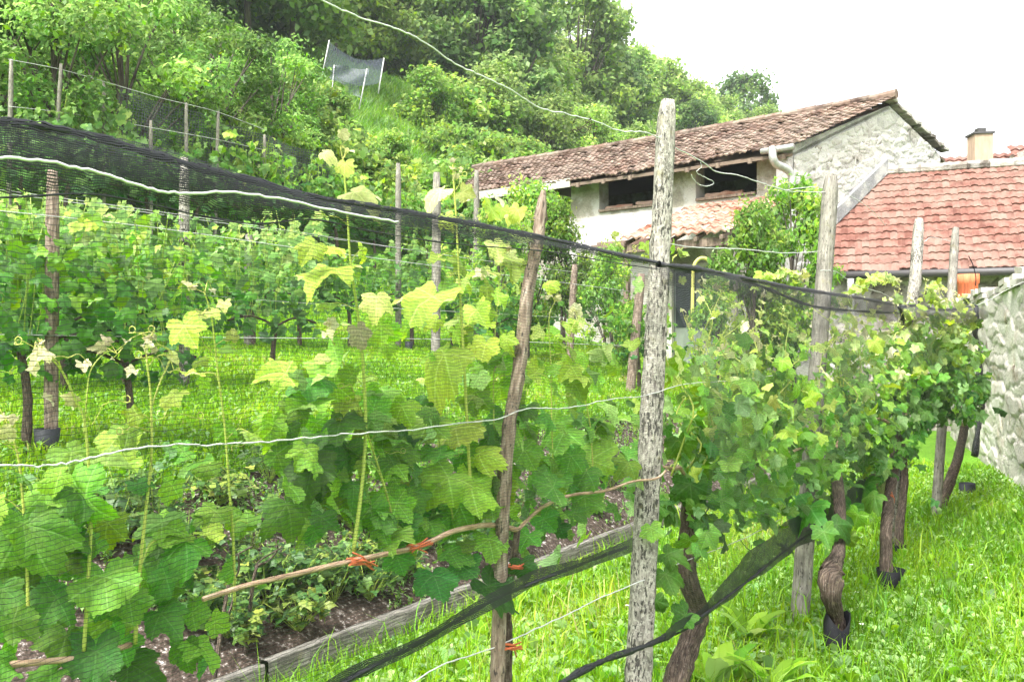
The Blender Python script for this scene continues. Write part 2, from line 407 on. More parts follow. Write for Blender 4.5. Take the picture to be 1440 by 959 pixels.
# ------------------------------------------------------------------ world, light, camera
w = bpy.data.worlds.new('World'); scene.world = w; w.use_nodes = True
nt = w.node_tree; nt.nodes.clear()
SUN_EL, SUN_AZ = math.radians(56), math.radians(215)     # azimuth from +Y towards +X
sky = nt.nodes.new('ShaderNodeTexSky'); sky.sky_type = 'NISHITA'; sky.sun_disc = False
sky.sun_elevation = SUN_EL; sky.sun_rotation = SUN_AZ
try: sky.dust_density = 4.0; sky.air_density = 1.0
except Exception: pass
hs = nt.nodes.new('ShaderNodeHueSaturation'); hs.inputs['Saturation'].default_value = 0.12
bg = nt.nodes.new('ShaderNodeBackground'); bg.inputs['Strength'].default_value = 0.15
ow = nt.nodes.new('ShaderNodeOutputWorld')
nt.links.new(sky.outputs[0], hs.inputs['Color']); nt.links.new(hs.outputs[0], bg.inputs[0]); nt.links.new(bg.outputs[0], ow.inputs[0])
ld = bpy.data.lights.new('sun', 'SUN'); ld.energy = 1.5; ld.angle = math.radians(12); ld.color = (1.0, 0.97, 0.92)
lo = bpy.data.objects.new('sun', ld); col.objects.link(lo)
sd = Vector((math.sin(SUN_AZ) * math.cos(SUN_EL), math.cos(SUN_AZ) * math.cos(SUN_EL), math.sin(SUN_EL)))
lo.rotation_euler = (-sd).to_track_quat('-Z', 'Y').to_euler(); lo.location = (0, 0, 60)
cd = bpy.data.cameras.new('camera'); cd.sensor_width = 36; cd.lens = 36 * F / 1440; cd.clip_end = 3000; cd.clip_start = 0.05
cd.shift_y = 10.5 / 1440
cam = bpy.data.objects.new('camera', cd); col.objects.link(cam)
cam.location = (0, 0, CAMH); cam.rotation_euler = (math.pi / 2, 0, 0)
scene.camera = cam
vs = scene.view_settings
vs.view_transform = 'Standard'; vs.look = 'None'; vs.gamma = 1; vs.use_curve_mapping = False
vs.exposure = 2.12
cy = scene.cycles
cy.max_bounces = 8; cy.diffuse_bounces = 4; cy.glossy_bounces = 2; cy.transmission_bounces = 4; cy.transparent_max_bounces = 24
cy.use_denoising = True; cy.caustics_reflective = False; cy.caustics_refractive = False
try: cy.denoiser = 'OPENIMAGEDENOISE'; cy.denoising_prefilter = 'ACCURATE'
except Exception: pass

# ------------------------------------------------------------------ ground and hillside
def terrain(name, dvals, svals, mat, amp):
    D, S = np.meshgrid(dvals, svals, indexing='ij')
    Z = np.interp(D, _TD, _TZ)
    nz = np.sin(D * 0.9 + S * 0.37) * np.cos(S * 0.61 - D * 0.23) + 0.5 * np.sin(S * 1.7 + D * 1.1)
    Z = Z + nz * amp(D)
    V = np.stack([D * NX + S * UX, D * NY + S * UY, Z], -1)
    mb = MB(); mb.grid(V)
    soil = ((D > 3.05) & (D < 4.3) & (S < 10)).astype(float)
    mb.lr[-1][:, 0] = soil.ravel()
    return structure(mb.build(name, mat))
dv = np.concatenate([[-400, -100, -40, -20], np.arange(-10, 2.8, 0.4), np.arange(2.8, 5.0, 0.05), np.arange(5.0, 16.01, 0.25)])
sv = np.concatenate([[-400, -100, -30], np.arange(-12, 26, 0.25), np.arange(26, 60, 2), [80, 120, 200, 400]])
terrain('ground', dv, sv, 'ground', lambda D: np.where(np.abs(D - 3.0) < 0.15, 0, np.clip(0.012 + 0.002 * np.abs(D), 0, 0.03)) * (D > -30) * np.where(D > 15.9, 0, 1))
dv = np.concatenate([np.arange(16, 46, 1.0), [50, 60, 80, 100, 160, 400]])
dv[0] = 16.0
sv = np.concatenate([[-400, -100], np.arange(-40, 160, 2.0), [200, 300, 400]])
terrain('hillside', dv, sv, 'hill', lambda D: np.clip((D - 16) * 0.05, 0, 0.5))

# ------------------------------------------------------------------ leaf templates
def leaf_template(n, rings, serr=0.05, teeth=12):
    th = np.linspace(-math.pi, math.pi, n, endpoint=False) + math.pi / n
    deg = np.degrees(np.abs(th))
    r = np.full(n, 0.36)
    for c, R, wd in ((0, 0.80, 40), (58, 0.70, 38), (116, 0.55, 40)):
        x = np.abs(deg - c) / wd
        r = np.maximum(r, R * (1 - 0.40 * np.minimum(x, 1.35) ** 1.35))
    r *= np.where(deg > 150, 1 - 0.72 * ((deg - 150) / 30) ** 1.2, 1)
    if serr:
        r *= 1 + serr * np.where(np.arange(n) % 2 == 0, 1.0, -1.0) * (0.7 + 0.6 * np.sin(np.arange(n) * 2.7))
    v = [(0, 0, 0)]; q = []; t = []
    for k, f in enumerate(rings):
        for i in range(n): v.append((math.sin(th[i]) * r[i] * f, math.cos(th[i]) * r[i] * f, 0))
    for i in range(n - 1): t.append((0, 1 + i + 1, 1 + i))
    for k in range(len(rings) - 1):
        for i in range(n - 1):
            a, b = 1 + k * n + i, 1 + k * n + i + 1
            q.append((a, b, b + n, a + n))
    return np.array(v), np.array(t), np.array(q).reshape(-1, 4)
LOD0 = leaf_template(62, (0.3, 0.6, 0.85, 1.0), 0.055)
LOD1 = leaf_template(34, (0.55, 1.0), 0.07)
LOD2 = leaf_template(11, (1.0,), 0.0)

def nrmz(v):
    v = Vector(v); return v / max(v.length, 1e-9)
def rv(s=1.0):
    return Vector((random.gauss(0, s), random.gauss(0, s), random.gauss(0, s)))

def add_leaf(mb, tm, pos, tip, normal, size, age, rnd=None, fold=None, droop=None, ripple=1.0):
    tv, tt, tq = tm
    normal = nrmz(normal); tip = Vector(tip); tip = nrmz(tip - normal * tip.dot(normal)); right = tip.cross(normal)
    rnd = random.random() if rnd is None else rnd
    fold = random.uniform(0.0, 0.4) if fold is None else fold
    droop = random.uniform(0.05, 0.6) if droop is None else droop
    sk = random.gauss(0, 0.12)
    x, y = tv[:, 0] * random.uniform(0.82, 1.15) + sk * tv[:, 1], tv[:, 1] * random.uniform(0.85, 1.18) * (1 + 0.18 * random.gauss(0, 1) * tv[:, 0])
    a1, a2 = random.uniform(0, 6.3), random.uniform(0, 6.3)
    rad = np.hypot(x, y)
    z = fold * np.abs(x) - droop * y * np.abs(y) - random.uniform(-0.1, 0.5) * x * x + random.gauss(0, 0.22) * x * y + ripple * rad ** 2 * 0.13 * (np.sin(9 * x + a1) + np.sin(8 * y + a2) + 1.1 * np.sin(5 * np.arctan2(x, y) + a1) + 0.5 * np.sin(11 * np.arctan2(x, y) + a2))
    z = z + random.gauss(-0.25, 0.3) * rad ** 2
    V = np.outer(x, right) + np.outer(y, tip) + np.outer(z, normal)
    mb.add(np.array(pos) + V * size, tris=tt, quads=tq, lc=tv, rnd=rnd, age=min(max(age, 0.0), 1.0))

TOCAM = Vector((-NX, -NY, 0))
UP = Vector((0, 0, 1))

def rand_leaf(mb, tm, pos, size, age, face=None, spread=0.5):
    f = face if face is not None else TOCAM
    n = nrmz(f * 0.55 + UP * 0.6 + rv(spread))
    tip = nrmz(Vector((0, 0, -0.55)) + f * 0.35 + rv(0.55))
    add_leaf(mb, tm, pos, tip, n, size, age)
    return n

# ------------------------------------------------------------------ trellis posts of the near row
def post(base, top, r, mat, label, bark_n=14, wob=0.06, sq=0.7, taper=0.06, rings=26, group='trellis posts of the netted row', name='trellis_post', cat='post', bend=0.0):
    base, top = Vector(base), Vector(top)
    b0 = base - (top - base) * 0.12 / max((top - base).length, .1)
    pts = [b0.lerp(top, i / rings) + Vector((math.sin(i * 0.5), math.cos(i * 0.37), 0)) * bend for i in range(rings + 1)]
    rad = [r * (1 + taper * (1 - i / rings)) for i in range(rings + 1)]
    rad[-1] *= 0.72; rad[-2] *= 0.93
    mb = MB(); mb.tube(pts, rad, bark_n, wob=wob, square=sq)
    mb.v[-1][-1] += np.array(nrmz(top - base)) * r * 0.1
    o = mb.build(name, mat)
    # origin at the base
    me = o.data; off = base
    co = np.empty(len(me.vertices) * 3, dtype=np.float32); me.vertices.foreach_get('co', co)
    co = co.reshape(-1, 3) - np.array(off, dtype=np.float32); me.vertices.foreach_set('co', co.ravel()); o.location = off
    tag(o, label, cat, group)
    return o

P1b = ds(1.42, s_of(892, 1.42), 0.0); P1t = fp(939, 142, 1.42)
post(P1b, P1t, 0.0345, 'post_wood', 'tall lichen-speckled grey trellis post standing before the barn, cracked and leaning slightly', taper=0.5, wob=0.06, rings=60, bark_n=20)
P2b = ds(1.40, s_of(1124, 1.40), 0.0); P2t = fp(1169, 247, 1.40)
post(P2b, P2t, 0.044, 'post_wood_grey', 'smooth pale grey trellis post with two wire rings near its top', wob=0.03, rings=30)
P3b = ds(1.34, s_of(1247, 1.34), 0.0); P3t = fp(1294, 309, 1.34)
post(P3b, P3t, 0.046, 'post_wood', 'rough dark-knotted trellis post where two nets are tied together', wob=0.1, rings=34, bend=0.006)
P4b = ds(1.24, s_of(1315, 1.24), 0.0); P4t = fp(1344, 321, 1.24)
post(P4b, P4t, 0.036, 'post_wood_grey', 'thin pale trellis post beside the orange clay pipe', wob=0.05, rings=24)
# bark-covered stake with a broken top
stake_px = [(698, 990), (702, 870), (708, 700), (716, 600), (730, 520), (742, 410), (752, 360), (757, 330), (764, 268)]
pts = smooth_path([fp(a, b, 1.40) for a, b in stake_px], 8)
st0 = ds(1.40, s_of(695, 1.40), 0.0)
pts = smooth_path([st0, pts[0]], 6)[:-1] + pts
rr = [0.0205 - 0.003 * i / len(pts) for i in range(len(pts))]
for k in range(1, 7): rr[-k] = 0.021 * (0.16 + 0.13 * k)
mb = MB(); mb.tube(pts, rr, 10, wob=0.10)
o = mb.build('vine_stake', 'stake_bark'); tag(o, 'crooked brown stake with bark and a split pointed top', 'stake')

# ------------------------------------------------------------------ wires
def wire(px_pts, r, label, d=1.38, mat='wire', name='trellis_wire', group='trellis wires of the netted row', k=8, jit=0.004):
    pts = smooth_path([fp(*(p if len(p) == 3 else (*p, d))) for p in px_pts], k)
    pts = [p + Vector((0, 0, random.gauss(0, jit * 0.25))) for p in pts]
    mb = MB(); mb.tube(pts, r, 6)
    return tag(mb.build(name, mat), label, 'wire', group)
wire([(330, -60), (450, 0), (505, 24), (560, 42), (600, 62), (640, 90), (680, 108), (720, 128), (760, 152), (800, 161), (840, 172), (870, 184), (905, 186), (928, 195)], 0.0021, 'thick pale wire sagging down to the tall speckled post from above', 1.40)
wire([(945, 206), (985, 226), (1008, 242), (1035, 246), (1060, 254), (1085, 262), (1105, 268)], 0.0023, 'pale kinked wire end leaving the tall speckled post before the barn window', 1.40)
wire([(985, 228), (986, 236), (980, 243), (1003, 256), (996, 262), (984, 260), (975, 252), (972, 246)], 0.0015, 'curled loose wire hook before the dark barn opening', 1.40)
wire([(-60, 214), (0, 222), (70, 228), (140, 243), (200, 263), (260, 272), (330, 271), (400, 281), (480, 298), (560, 312)], 0.0023, 'thick white wire running along under the rolled black net edge', 1.28)
wire([(-60, 662), (0, 655), (60, 655), (112, 648), (170, 634), (225, 627), (330, 624), (420, 617), (480, 611), (560, 606), (640, 596), (700, 589), (740, 575), (800, 573), (860, 561), (905, 557), (960, 541), (1020, 536), (1090, 528)], 0.0017, 'white horizontal wire at mid height across the netted vines', 1.37)
wire([(560, 975), (620, 935), (690, 912), (740, 890), (800, 862), (850, 838), (905, 815), (960, 790), (1010, 771), (1050, 755), (1082, 738), (1098, 730)], 0.0020, 'low pale wire crossing above the grass beneath the vines', 1.40)
wire([(936, 340), (962, 347), (1000, 349), (1050, 351), (1100, 356), (1150, 354)], 0.0020, 'pale wire from the tall speckled post to the smooth grey post', 1.42)
wire([(1150, 262), (1105, 268), (1130, 270), (1160, 270), (1176, 266), (1200, 278), (1225, 295), (1245, 317)], 0.0022, 'thin wire wound round the smooth grey post and hanging loose toward the red roof', 1.42)
wire([(1154, 380), (1175, 382), (1190, 392), (1206, 402), (1240, 412), (1262, 424), (1284, 428)], 0.0022, 'bent wire from the smooth grey post to the knotted post', 1.36)
wire([(1284, 336), (1296, 336), (1300, 340), (1312, 334), (1345, 342)], 0.0022, 'short wire joining the knotted post to the thin pale post', 1.27)
wire([(1040, 758), (1050, 770), (1062, 782), (1056, 796), (1048, 802)], 0.0018, 'dark twisted wire scrap hanging from the low wire', 1.40, mat='black_plastic')
# dead tendril knot on the top wire
mb = MB()
for k in range(7):
    p0 = fp(832 + random.uniform(-6, 6), 172 + random.uniform(-3, 3), 1.40)
    pts = [p0]
    for j in range(7): pts.append(pts[-1] + Vector((random.gauss(-0.006, 0.008), random.gauss(0, 0.006), random.gauss(-0.004, 0.008))))
    mb.tube(smooth_path(pts, 3), 0.0013, 4)
tag(mb.build('dry_tendril', 'vine_bark'), 'dry brown tendril tangle hooked on the sagging top wire', 'tendril')

# ------------------------------------------------------------------ netting of the near row
TOPA = [(-80, 160), (0, 170), (120, 190), (200, 213), (280, 236), (360, 255), (440, 278), (520, 290), (620, 307), (700, 322), (780, 338), (860, 356), (928, 370)]
BOTA = [(-80, 1290), (0, 1240), (300, 1065), (490, 955), (600, 897), (690, 845), (760, 815), (830, 788), (884, 768)]
BANDA = [(-80, 268), (0, 275), (120, 270), (200, 282), (280, 300), (360, 312), (440, 306), (520, 322), (620, 338), (700, 345), (780, 352), (860, 366), (928, 376)]
def lineZ(pts, d):
    P = [fp(a, b, d) for a, b in pts]
    s = [p.x * UX + p.y * UY for p in P]; z = [p.z for p in P]
    return s, z
def net_panel(bot, top, d_of, s0, s1, n_s, n_z, mat, parent, name, dref, bulge=0.0, seed=1, sub=0.0):
    sb, zb = lineZ(bot, dref); stp, zt = lineZ(top, dref)
    g = np.random.default_rng(seed)
    S = np.linspace(s0, s1, n_s)
    V = np.zeros((n_z, n_s, 3)); L = np.zeros((n_z, n_s, 3))
    ph = g.uniform(0, 6.28, 4)
    for j, s in enumerate(S):
        a, b = np.interp(s, sb, zb), np.interp(s, stp, zt)
        for i in range(n_z):
            f = i / (n_z - 1); z = a + (b - a) * f
            d = d_of(s) + bulge * math.sin(math.pi * f) * (0.6 + 0.4 * math.sin(s * 3 + ph[0])) + 0.008 * math.sin(s * 9 + z * 5 + ph[1]) + 0.006 * math.sin(s * 17 - z * 8 + ph[2]) + sub
            z2 = z + 0.006 * math.sin(s * 7 + ph[3]) * (0.2 + f)
            V[i, j] = ds(d, s, z2); L[i, j] = (s, z + 0.015 * math.sin(s * 2.3 + ph[0]), 0)
    mb = MB(); mb.grid(V, L)
    return mb.build(name, mat, parent)
def d_fence(s):
    return float(np.interp(s, [0, 3, 6, 7.4, 9.0, 10.5], [1.33, 1.33, 1.32, 1.22, 1.12, 1.03]))
def roll(px_pts, r, mat, parent, name, d, flat=1.0, seed=3, n=9, k=10):
    pts = smooth_path([fp(a, b, dd) for a, b, dd in [(*(p[:2]), p[2] if len(p) > 2 else d) for p in px_pts]], k)
    g = np.random.default_rng(seed)
    rad = np.array([r * (1 + 0.28 * math.sin(i * 0.7 + seed) * 0.6 + 0.12 * g.normal()) for i in range(len(pts))])
    mb = MB(); mb.tube(pts, rad, n, wob=0.08, seed=seed, cap=False)
    return mb.build(name, mat, parent)
sA0, sA1 = s_of(-80, 1.33), s_of(926, 1.33)
netA = thing('bird_net', 'fine black net with a wide doubled top band hung before the tall shoots', 'net', ds(1.33, 1.5, 0.75), 'nets along the near vine row')
net_panel(BOTA, TOPA, d_fence, sA0, sA1, 90, 22, 'net_mesh', netA, 'mesh_panel', 1.33, bulge=-0.03, seed=2)
net_panel(BANDA, TOPA, d_fence, sA0, sA1, 90, 5, 'net_band', netA, 'doubled_band', 1.33, bulge=-0.012, seed=5, sub=-0.02)
net_panel([(a, b - 0.45 * (b - t)) for (a, b), (_, t) in zip(BANDA, TOPA)], TOPA, d_fence, sA0, sA1, 90, 4, 'net_band', netA, 'folded_flap', 1.33, bulge=0.012, seed=8, sub=0.02)
roll(TOPA, 0.0065, 'net_hem', netA, 'top_hem', 1.325, seed=4)
roll([(a, b + 3) for a, b in BANDA], 0.0016, 'net_hem', netA, 'band_hem', 1.315, seed=9)
roll(BOTA, 0.0055, 'net_hem', netA, 'bottom_hem', 1.33, seed=6)
net_panel([(a, b + 6) for a, b in BOTA], [(a, b - 0.028 * (b - HY + 200)) for a, b in BOTA], d_fence, sA0, s_of(884, 1.33), 60, 4, 'net_hem', netA, 'bottom_band', 1.33, seed=11, sub=-0.012)

TOPB = [(926, 372), (980, 378), (1040, 390), (1100, 402), (1160, 412), (1215, 420), (1264, 430)]
TOPB2 = [(1000, 384), (1060, 399), (1100, 415), (1145, 431), (1200, 437), (1262, 440)]
BOTB = [(926, 906), (985, 874), (1050, 822), (1110, 775), (1160, 744), (1210, 715), (1240, 690), (1262, 645)]
sB0, sB1 = s_of(928, 1.33), s_of(1262, 1.26)
netB = thing('bird_net', 'black net wrapped round dense foliage between the speckled and the knotted post', 'net', ds(1.33, 4.5, 0.4), 'nets along the near vine row')
dB = lambda s: float(np.interp(s, [sB0, sB1], [1.33, 1.26]))
net_panel(BOTB, TOPB, dB, sB0, sB1, 70, 26, 'net_wrap', netB, 'mesh_panel', 1.30, bulge=-0.19, seed=21)
net_panel([(a, b + 26) for a, b in TOPB], TOPB, dB, sB0, sB1, 70, 4, 'net_band', netB, 'doubled_band', 1.30, bulge=-0.012, seed=27, sub=-0.012)
net_panel(BOTB, [(a, b - (46 if a > 990 else 14)) for a, b in BOTB], dB, sB0, sB1, 70, 5, 'net_hem', netB, 'bottom_band', 1.30, seed=24, sub=-0.02)
roll(TOPB, 0.0105, 'net_hem', netB, 'top_hem', 1.31, seed=14)
roll(TOPB2, 0.008, 'net_hem', netB, 'loose_hem', 1.33, seed=15)
roll([(700, 1020), (790, 960), (850, 928), (915, 905), (985, 872)], 0.0105, 'net_hem', netB, 'rolled_hem', 1.35, seed=16)
roll([(985, 868), (1050, 818), (1110, 770), (1160, 738), (1212, 706), (1245, 668), (1262, 620), (1258, 560)], 0.0065, 'net_hem', netB, 'bottom_hem', 1.29, seed=17)
roll([(1266, 428), (1268, 445), (1271, 465), (1270, 482)], 0.014, 'net_hem', netB, 'tied_end', 1.27, seed=18)
TOPC = [(1264, 432), (1290, 430), (1320, 436), (1350, 434), (1372, 430)]
BOTC = [(1264, 640), (1290, 640), (1330, 655), (1372, 628)]
sC0, sC1 = s_of(1266, 1.24), s_of(1372, 1.10)
dC = lambda s: float(np.interp(s, [sC0, sC1], [1.24, 1.10]))
netC = thing('bird_net', 'short grey-black net end hanging beside the white stone wall', 'net', ds(1.12, 9, 1.0), 'nets along the near vine row')
def fenceC(pts): return pts
def netC_panel(bot, top, mat, name, sub=0.0, nz=14):
    V = np.zeros((nz, 40, 3)); L = np.zeros((nz, 40, 3))
    for j in range(40):
        px = 1264 + 108 * j / 39; d = 1.24 - 0.14 * j / 39 + sub
        b = np.interp(px, [p[0] for p in bot], [p[1] for p in bot]); t_ = np.interp(px, [p[0] for p in top], [p[1] for p in top])
        for i in range(nz):
            p = fp(px, b + (t_ - b) * i / (nz - 1), d)
            V[i, j] = p + TOCAM * (0.14 * math.sin(math.pi * i / (nz - 1)) + 0.01 * math.sin(px * 0.3 + i)); L[i, j] = (p.x * UX + p.y * UY, p.z, 0)
    mb = MB(); mb.grid(V, L); return mb.build(name, mat, netC)
netC_panel(BOTC, TOPC, 'net_wrap', 'mesh_panel')
netC_panel([(a, b + 26) for a, b in TOPC], TOPC, 'net_band', 'doubled_band', -0.01, 4)
pts = [fp(a, b, dd) for a, b, dd in [(1264, 432, 1.24), (1290, 430, 1.21), (1320, 436, 1.17), (1350, 434, 1.13), (1372, 430, 1.10)]]
mb = MB(); mb.tube(smooth_path(pts, 8), 0.012, 8, wob=0.1); mb.build('top_hem', 'net_hem', netC)
pts = [fp(a, b, 1.10) for a, b in [(1372, 430), (1371, 470), (1377, 505), (1376, 550), (1381, 575), (1376, 600), (1371, 640)]]
mb = MB(); mb.tube(smooth_path(pts, 6), [0.02 + 0.014 * abs(math.sin(i * 0.5)) for i in range(37)], 9, wob=0.12); mb.build('side_hem', 'net_hem', netC)

# ------------------------------------------------------------------ near grapevines
def petiole(stem, a, b, r=0.0013, age=0.7):
    mid = (Vector(a) + Vector(b)) * 0.5 + Vector((0, 0, 0.012)) + rv(0.006)
    stem.tube(smooth_path([a, mid, b], 3), r, 5, age=age, cap=False)

def shoot_from(vine, px_pts, d, r0, age0, age1, leaf_size=(0.11, 0.05), spacing=0.085, tm=LOD0, leafmat='vine_leaf', name='shoot', tip_tuft=True, skip=0.0, pet=0.07, face=None, tendrils=2):
    """a green shoot (stem, petioles, tendrils) with its leaves as a sub-part"""
    pts = smooth_path([fp(*(p if len(p) == 3 else (*p, d))) for p in px_pts], 6)
    grow_shoot(vine, pts, r0, age0, age1, leaf_size, spacing, tm, leafmat, name, tip_tuft, skip, pet, face, tendrils)

def grow_shoot(vine, pts, r0, age0, age1, leaf_size, spacing, tm, leafmat, name='shoot', tip_tuft=True, skip=0.0, pet=0.07, face=None, tendrils=2):
    sm, lm = MB(), MB()
    n = len(pts)
    sm.tube(pts, [r0 * (1 - 0.6 * i / n) for i in range(n)], 7, age=0.55 + 0.2 * random.random(), wob=0.04)
    L = [0.0]
    for a, b in zip(pts, pts[1:]): L.append(L[-1] + (b - a).length)
    s = random.uniform(0.02, spacing); side = random.choice((-1, 1))
    axis = Vector((UX, UY, 0))
    while s < L[-1]:
        f = s / L[-1]
        k = min(max(int(np.searchsorted(L, s)) - 1, 0), n - 2)
        p = pts[k].lerp(pts[k + 1], (s - L[k]) / max(L[k + 1] - L[k], 1e-6))
        if random.random() > skip:
            size = (leaf_size[0] + (leaf_size[1] - leaf_size[0]) * f) * random.uniform(0.75, 1.2)
            dirn = nrmz(axis * side * random.uniform(0.5, 1) + TOCAM * random.uniform(-0.5, 0.7) + UP * random.uniform(-0.1, 0.7))
            q = p + dirn * pet * random.uniform(0.6, 1.3) * (0.5 + size / leaf_size[0] * 0.5)
            petiole(sm, p, q, 0.0008 + 0.008 * size, age=0.5 + 0.3 * f)
            f2 = face if face is not None else TOCAM
            nn = nrmz(f2 * random.uniform(0.1, 0.8) + UP * random.uniform(0.2, 0.9) + rv(0.35))
            tip = nrmz(dirn * 0.7 + Vector((0, 0, -0.5)) + rv(0.3))
            add_leaf(lm, tm, q, tip, nn, size, age0 + (age1 - age0) * f ** 1.3 + random.gauss(0, 0.07))
        side = -side
        s += spacing * random.uniform(0.7, 1.25) * (1 - 0.35 * f)
    for k in range(tendrils):
        i = random.randint(n // 3, n - 2); c = pts[i]
        dv = nrmz(axis * random.choice((-1, 1)) + UP * random.uniform(0.1, 0.8) + TOCAM * random.uniform(-.3, .4))
        tp = [c + dv * 0.02 * j + Vector((0, 0, 0.01 * math.sin(j * 0.9))) + rv(0.004) for j in range(5)]
        for j in range(6): tp.append(tp[-1] + Vector((math.cos(j * 1.3), 0.2, math.sin(j * 1.3))) * 0.008)
        sm.tube(smooth_path(tp, 3), 0.0009, 4, age=0.75, cap=False)
    if tip_tuft:
        p = pts[-1]
        for k in range(3):
            dirn = nrmz(rv(0.8) + UP * 0.9)
            q = p + dirn * random.uniform(0.012, 0.035)
            petiole(sm, p, q, 0.0008, 0.8)
            add_leaf(lm, tm, q, nrmz(dirn + rv(0.3)), nrmz(rv(0.6) + TOCAM * 0.5 + UP * 0.3), leaf_size[1] * random.uniform(0.4, 0.8), min(1, age1 + 0.12 * random.random()), fold=0.7)
    o = sm.build(name, 'stem', vine)
    if lm.n: lm.build('leaves', leafmat, o)
    return o

HS = [1.0]
def hero(lm, px, py, wpx, hpx, age, ang=None, d=1.43, flip=False, droop=None, fold=None):
    """a leaf placed where it hangs on the trellis plane; ang is the tip direction (degrees, 0 = down)"""
    p = fp(px, py, d); Y = p.y
    size = wpx * Y / F / 1.40 * random.uniform(0.86, 1.1) * HS[0]
    if 0.08 < age < 0.7: age = age + 0.12 + random.gauss(0, 0.05)
    if age > 0.93: size *= 0.72; fold = 0.9
    tocam = nrmz(Vector((0, 0, CAMH)) - p)
    k = min(hpx / max(wpx, 1), 1.0)
    n = nrmz(tocam * (k * 0.9 + 0.1) + UP * math.sqrt(max(0, 1 - k * k)) + rv(0.34))
    right = nrmz(tocam.cross(UP)) * -1
    a = math.radians((ang if ang is not None else 0) + random.gauss(0, 25))
    tip = -UP * math.cos(a) + right * math.sin(a)
    if k < 0.6: tip = tip + tocam * 0.7
    tip = nrmz(tip - n * tip.dot(n))
    if flip: n = -n
    if droop is None: droop = random.uniform(0.05, 0.18) if k < 0.6 else random.uniform(0.1, 0.45)
    if fold is None: fold = random.uniform(0.0, 0.18) if k < 0.6 else random.uniform(0.05, 0.35)
    add_leaf(lm, LOD0, p - tip * size * 0.22, tip, n, size, age, droop=droop, fold=fold)

G1 = 'grapevines of the netted row'
# --- vine A: the lower corner, trunk out of view
vA = thing('grapevine', 'broad-leaved grapevine filling the lower corner, its shoots tipped with pale curled leaves', 'grapevine', ds(1.45, 0.30, 0), G1)
mb = MB(); mb.tube(smooth_path([ds(1.45, 0.3, -0.05), ds(1.46, 0.31, 0.3), ds(1.44, 0.33, 0.6), ds(1.45, 0.4, 0.86)], 6), [0.026] * 19, 10, wob=0.1); mb.build('trunk', 'vine_bark', vA)
mb = MB(); mb.tube(smooth_path([fp(-60, 950, 1.45), fp(0, 936, 1.44), fp(60, 930, 1.44), fp(130, 922, 1.44), fp(200, 900, 1.45)], 6), 0.0055, 8, wob=0.05); mb.build('cane', 'cane_bark', vA)
shoot_from(vA, [(190, 905), (197, 800), (205, 720), (213, 640), (212, 560), (206, 505)], 1.44, 0.0040, 0.45, 0.93, (0.09, 0.025), 0.12, skip=0.4)
shoot_from(vA, [(212, 575), (226, 535), (242, 500), (232, 488), (212, 484)], 1.44, 0.0018, 0.8, 1.0, (0.026, 0.018), 0.07, skip=0.5, pet=0.02)
shoot_from(vA, [(118, 915), (125, 800), (128, 720), (120, 600), (105, 560), (86, 520), (66, 500)], 1.43, 0.0034, 0.5, 0.95, (0.085, 0.022), 0.12, skip=0.45)
shoot_from(vA, [(118, 610), (122, 560), (128, 520), (150, 495), (165, 498)], 1.43, 0.0017, 0.8, 1.0, (0.026, 0.018), 0.07, skip=0.5, pet=0.02)
shoot_from(vA, [(40, 900), (38, 800), (32, 700), (25, 640), (12, 600)], 1.45, 0.003, 0.45, 0.95, (0.09, 0.022), 0.11, skip=0.4)
shoot_from(vA, [(330, 850), (328, 760), (322, 680), (316, 600), (306, 520), (298, 450), (288, 412)], 1.46, 0.0032, 0.45, 0.92, (0.075, 0.022), 0.11, skip=0.45)
lm = MB()
HS[0] = 0.86
for a in [(40, 755, 130, 105, .47, 30, 1.42), (105, 700, 110, 80, .45, -20, 1.43), (62, 690, 90, 70, .42, 10, 1.45), (160, 655, 120, 60, .42, 60, 1.42), (75, 670, 70, 36, .5, -60, 1.42),
          (148, 822, 118, 98, .34, 25, 1.40), (182, 850, 74, 62, .42, 5, 1.41), (235, 868, 104, 84, .2, 20, 1.42), (278, 862, 64, 60, .34, 60, 1.44), (132, 930, 110, 90, .16, -30, 1.41),
          (30, 880, 112, 95, .24, 15, 1.43), (70, 850, 90, 80, .2, -40, 1.44), (190, 935, 96, 84, .10, 40, 1.43), (240, 690, 62, 80, .42, 0, 1.44), (235, 740, 70, 60, .36, 30, 1.47),
          (298, 752, 58, 48, .80, 20, 1.43), (300, 725, 70, 40, .4, -20, 1.46), (242, 562, 60, 46, .80, 10, 1.43), (190, 605, 90, 60, .55, -30, 1.44), (110, 640, 85, 60, .5, 20, 1.46), (170, 620, 110, 54, .52, 60, 1.45),
          (68, 562, 40, 26, 1., 40, 1.42), (50, 520, 34, 18, 1., 20, 1.42), (118, 516, 40, 16, 1., -30, 1.43), (185, 524, 44, 24, 1., -60, 1.42), (178, 481, 30, 14, 1., 0, 1.43), (66, 500, 26, 22, 1., 0, 1.43), (218, 493, 20, 22, 1., 0, 1.43),
          (262, 465, 68, 34, .74, 10, 1.42), (282, 510, 40, 30, .6, -10, 1.43), (300, 440, 40, 26, .85, 0, 1.45), (315, 430, 30, 18, .9, 0, 1.45), (285, 540, 36, 46, .48, 0, 1.47), (316, 610, 44, 38, .4, 30, 1.47), (8, 610, 40, 40, .93, 0, 1.43), (20, 590, 30, 20, .95, 0, 1.43),
          (120, 770, 90, 70, .38, 0, 1.48), (200, 790, 80, 60, .3, 0, 1.5), (10, 800, 80, 80, .35, 0, 1.47), (90, 905, 80, 70, .3, 0, 1.46), (260, 920, 80, 66, .14, 0, 1.46), (0, 930, 100, 80, .3, 20, 1.42), (60, 950, 100, 60, .22, 0, 1.44), (340, 735, 60, 50, .25, 0, 1.5), (150, 745, 70, 50, .5, 0, 1.47)]:
    hero(lm, *a[:5], ang=a[5], d=a[6])
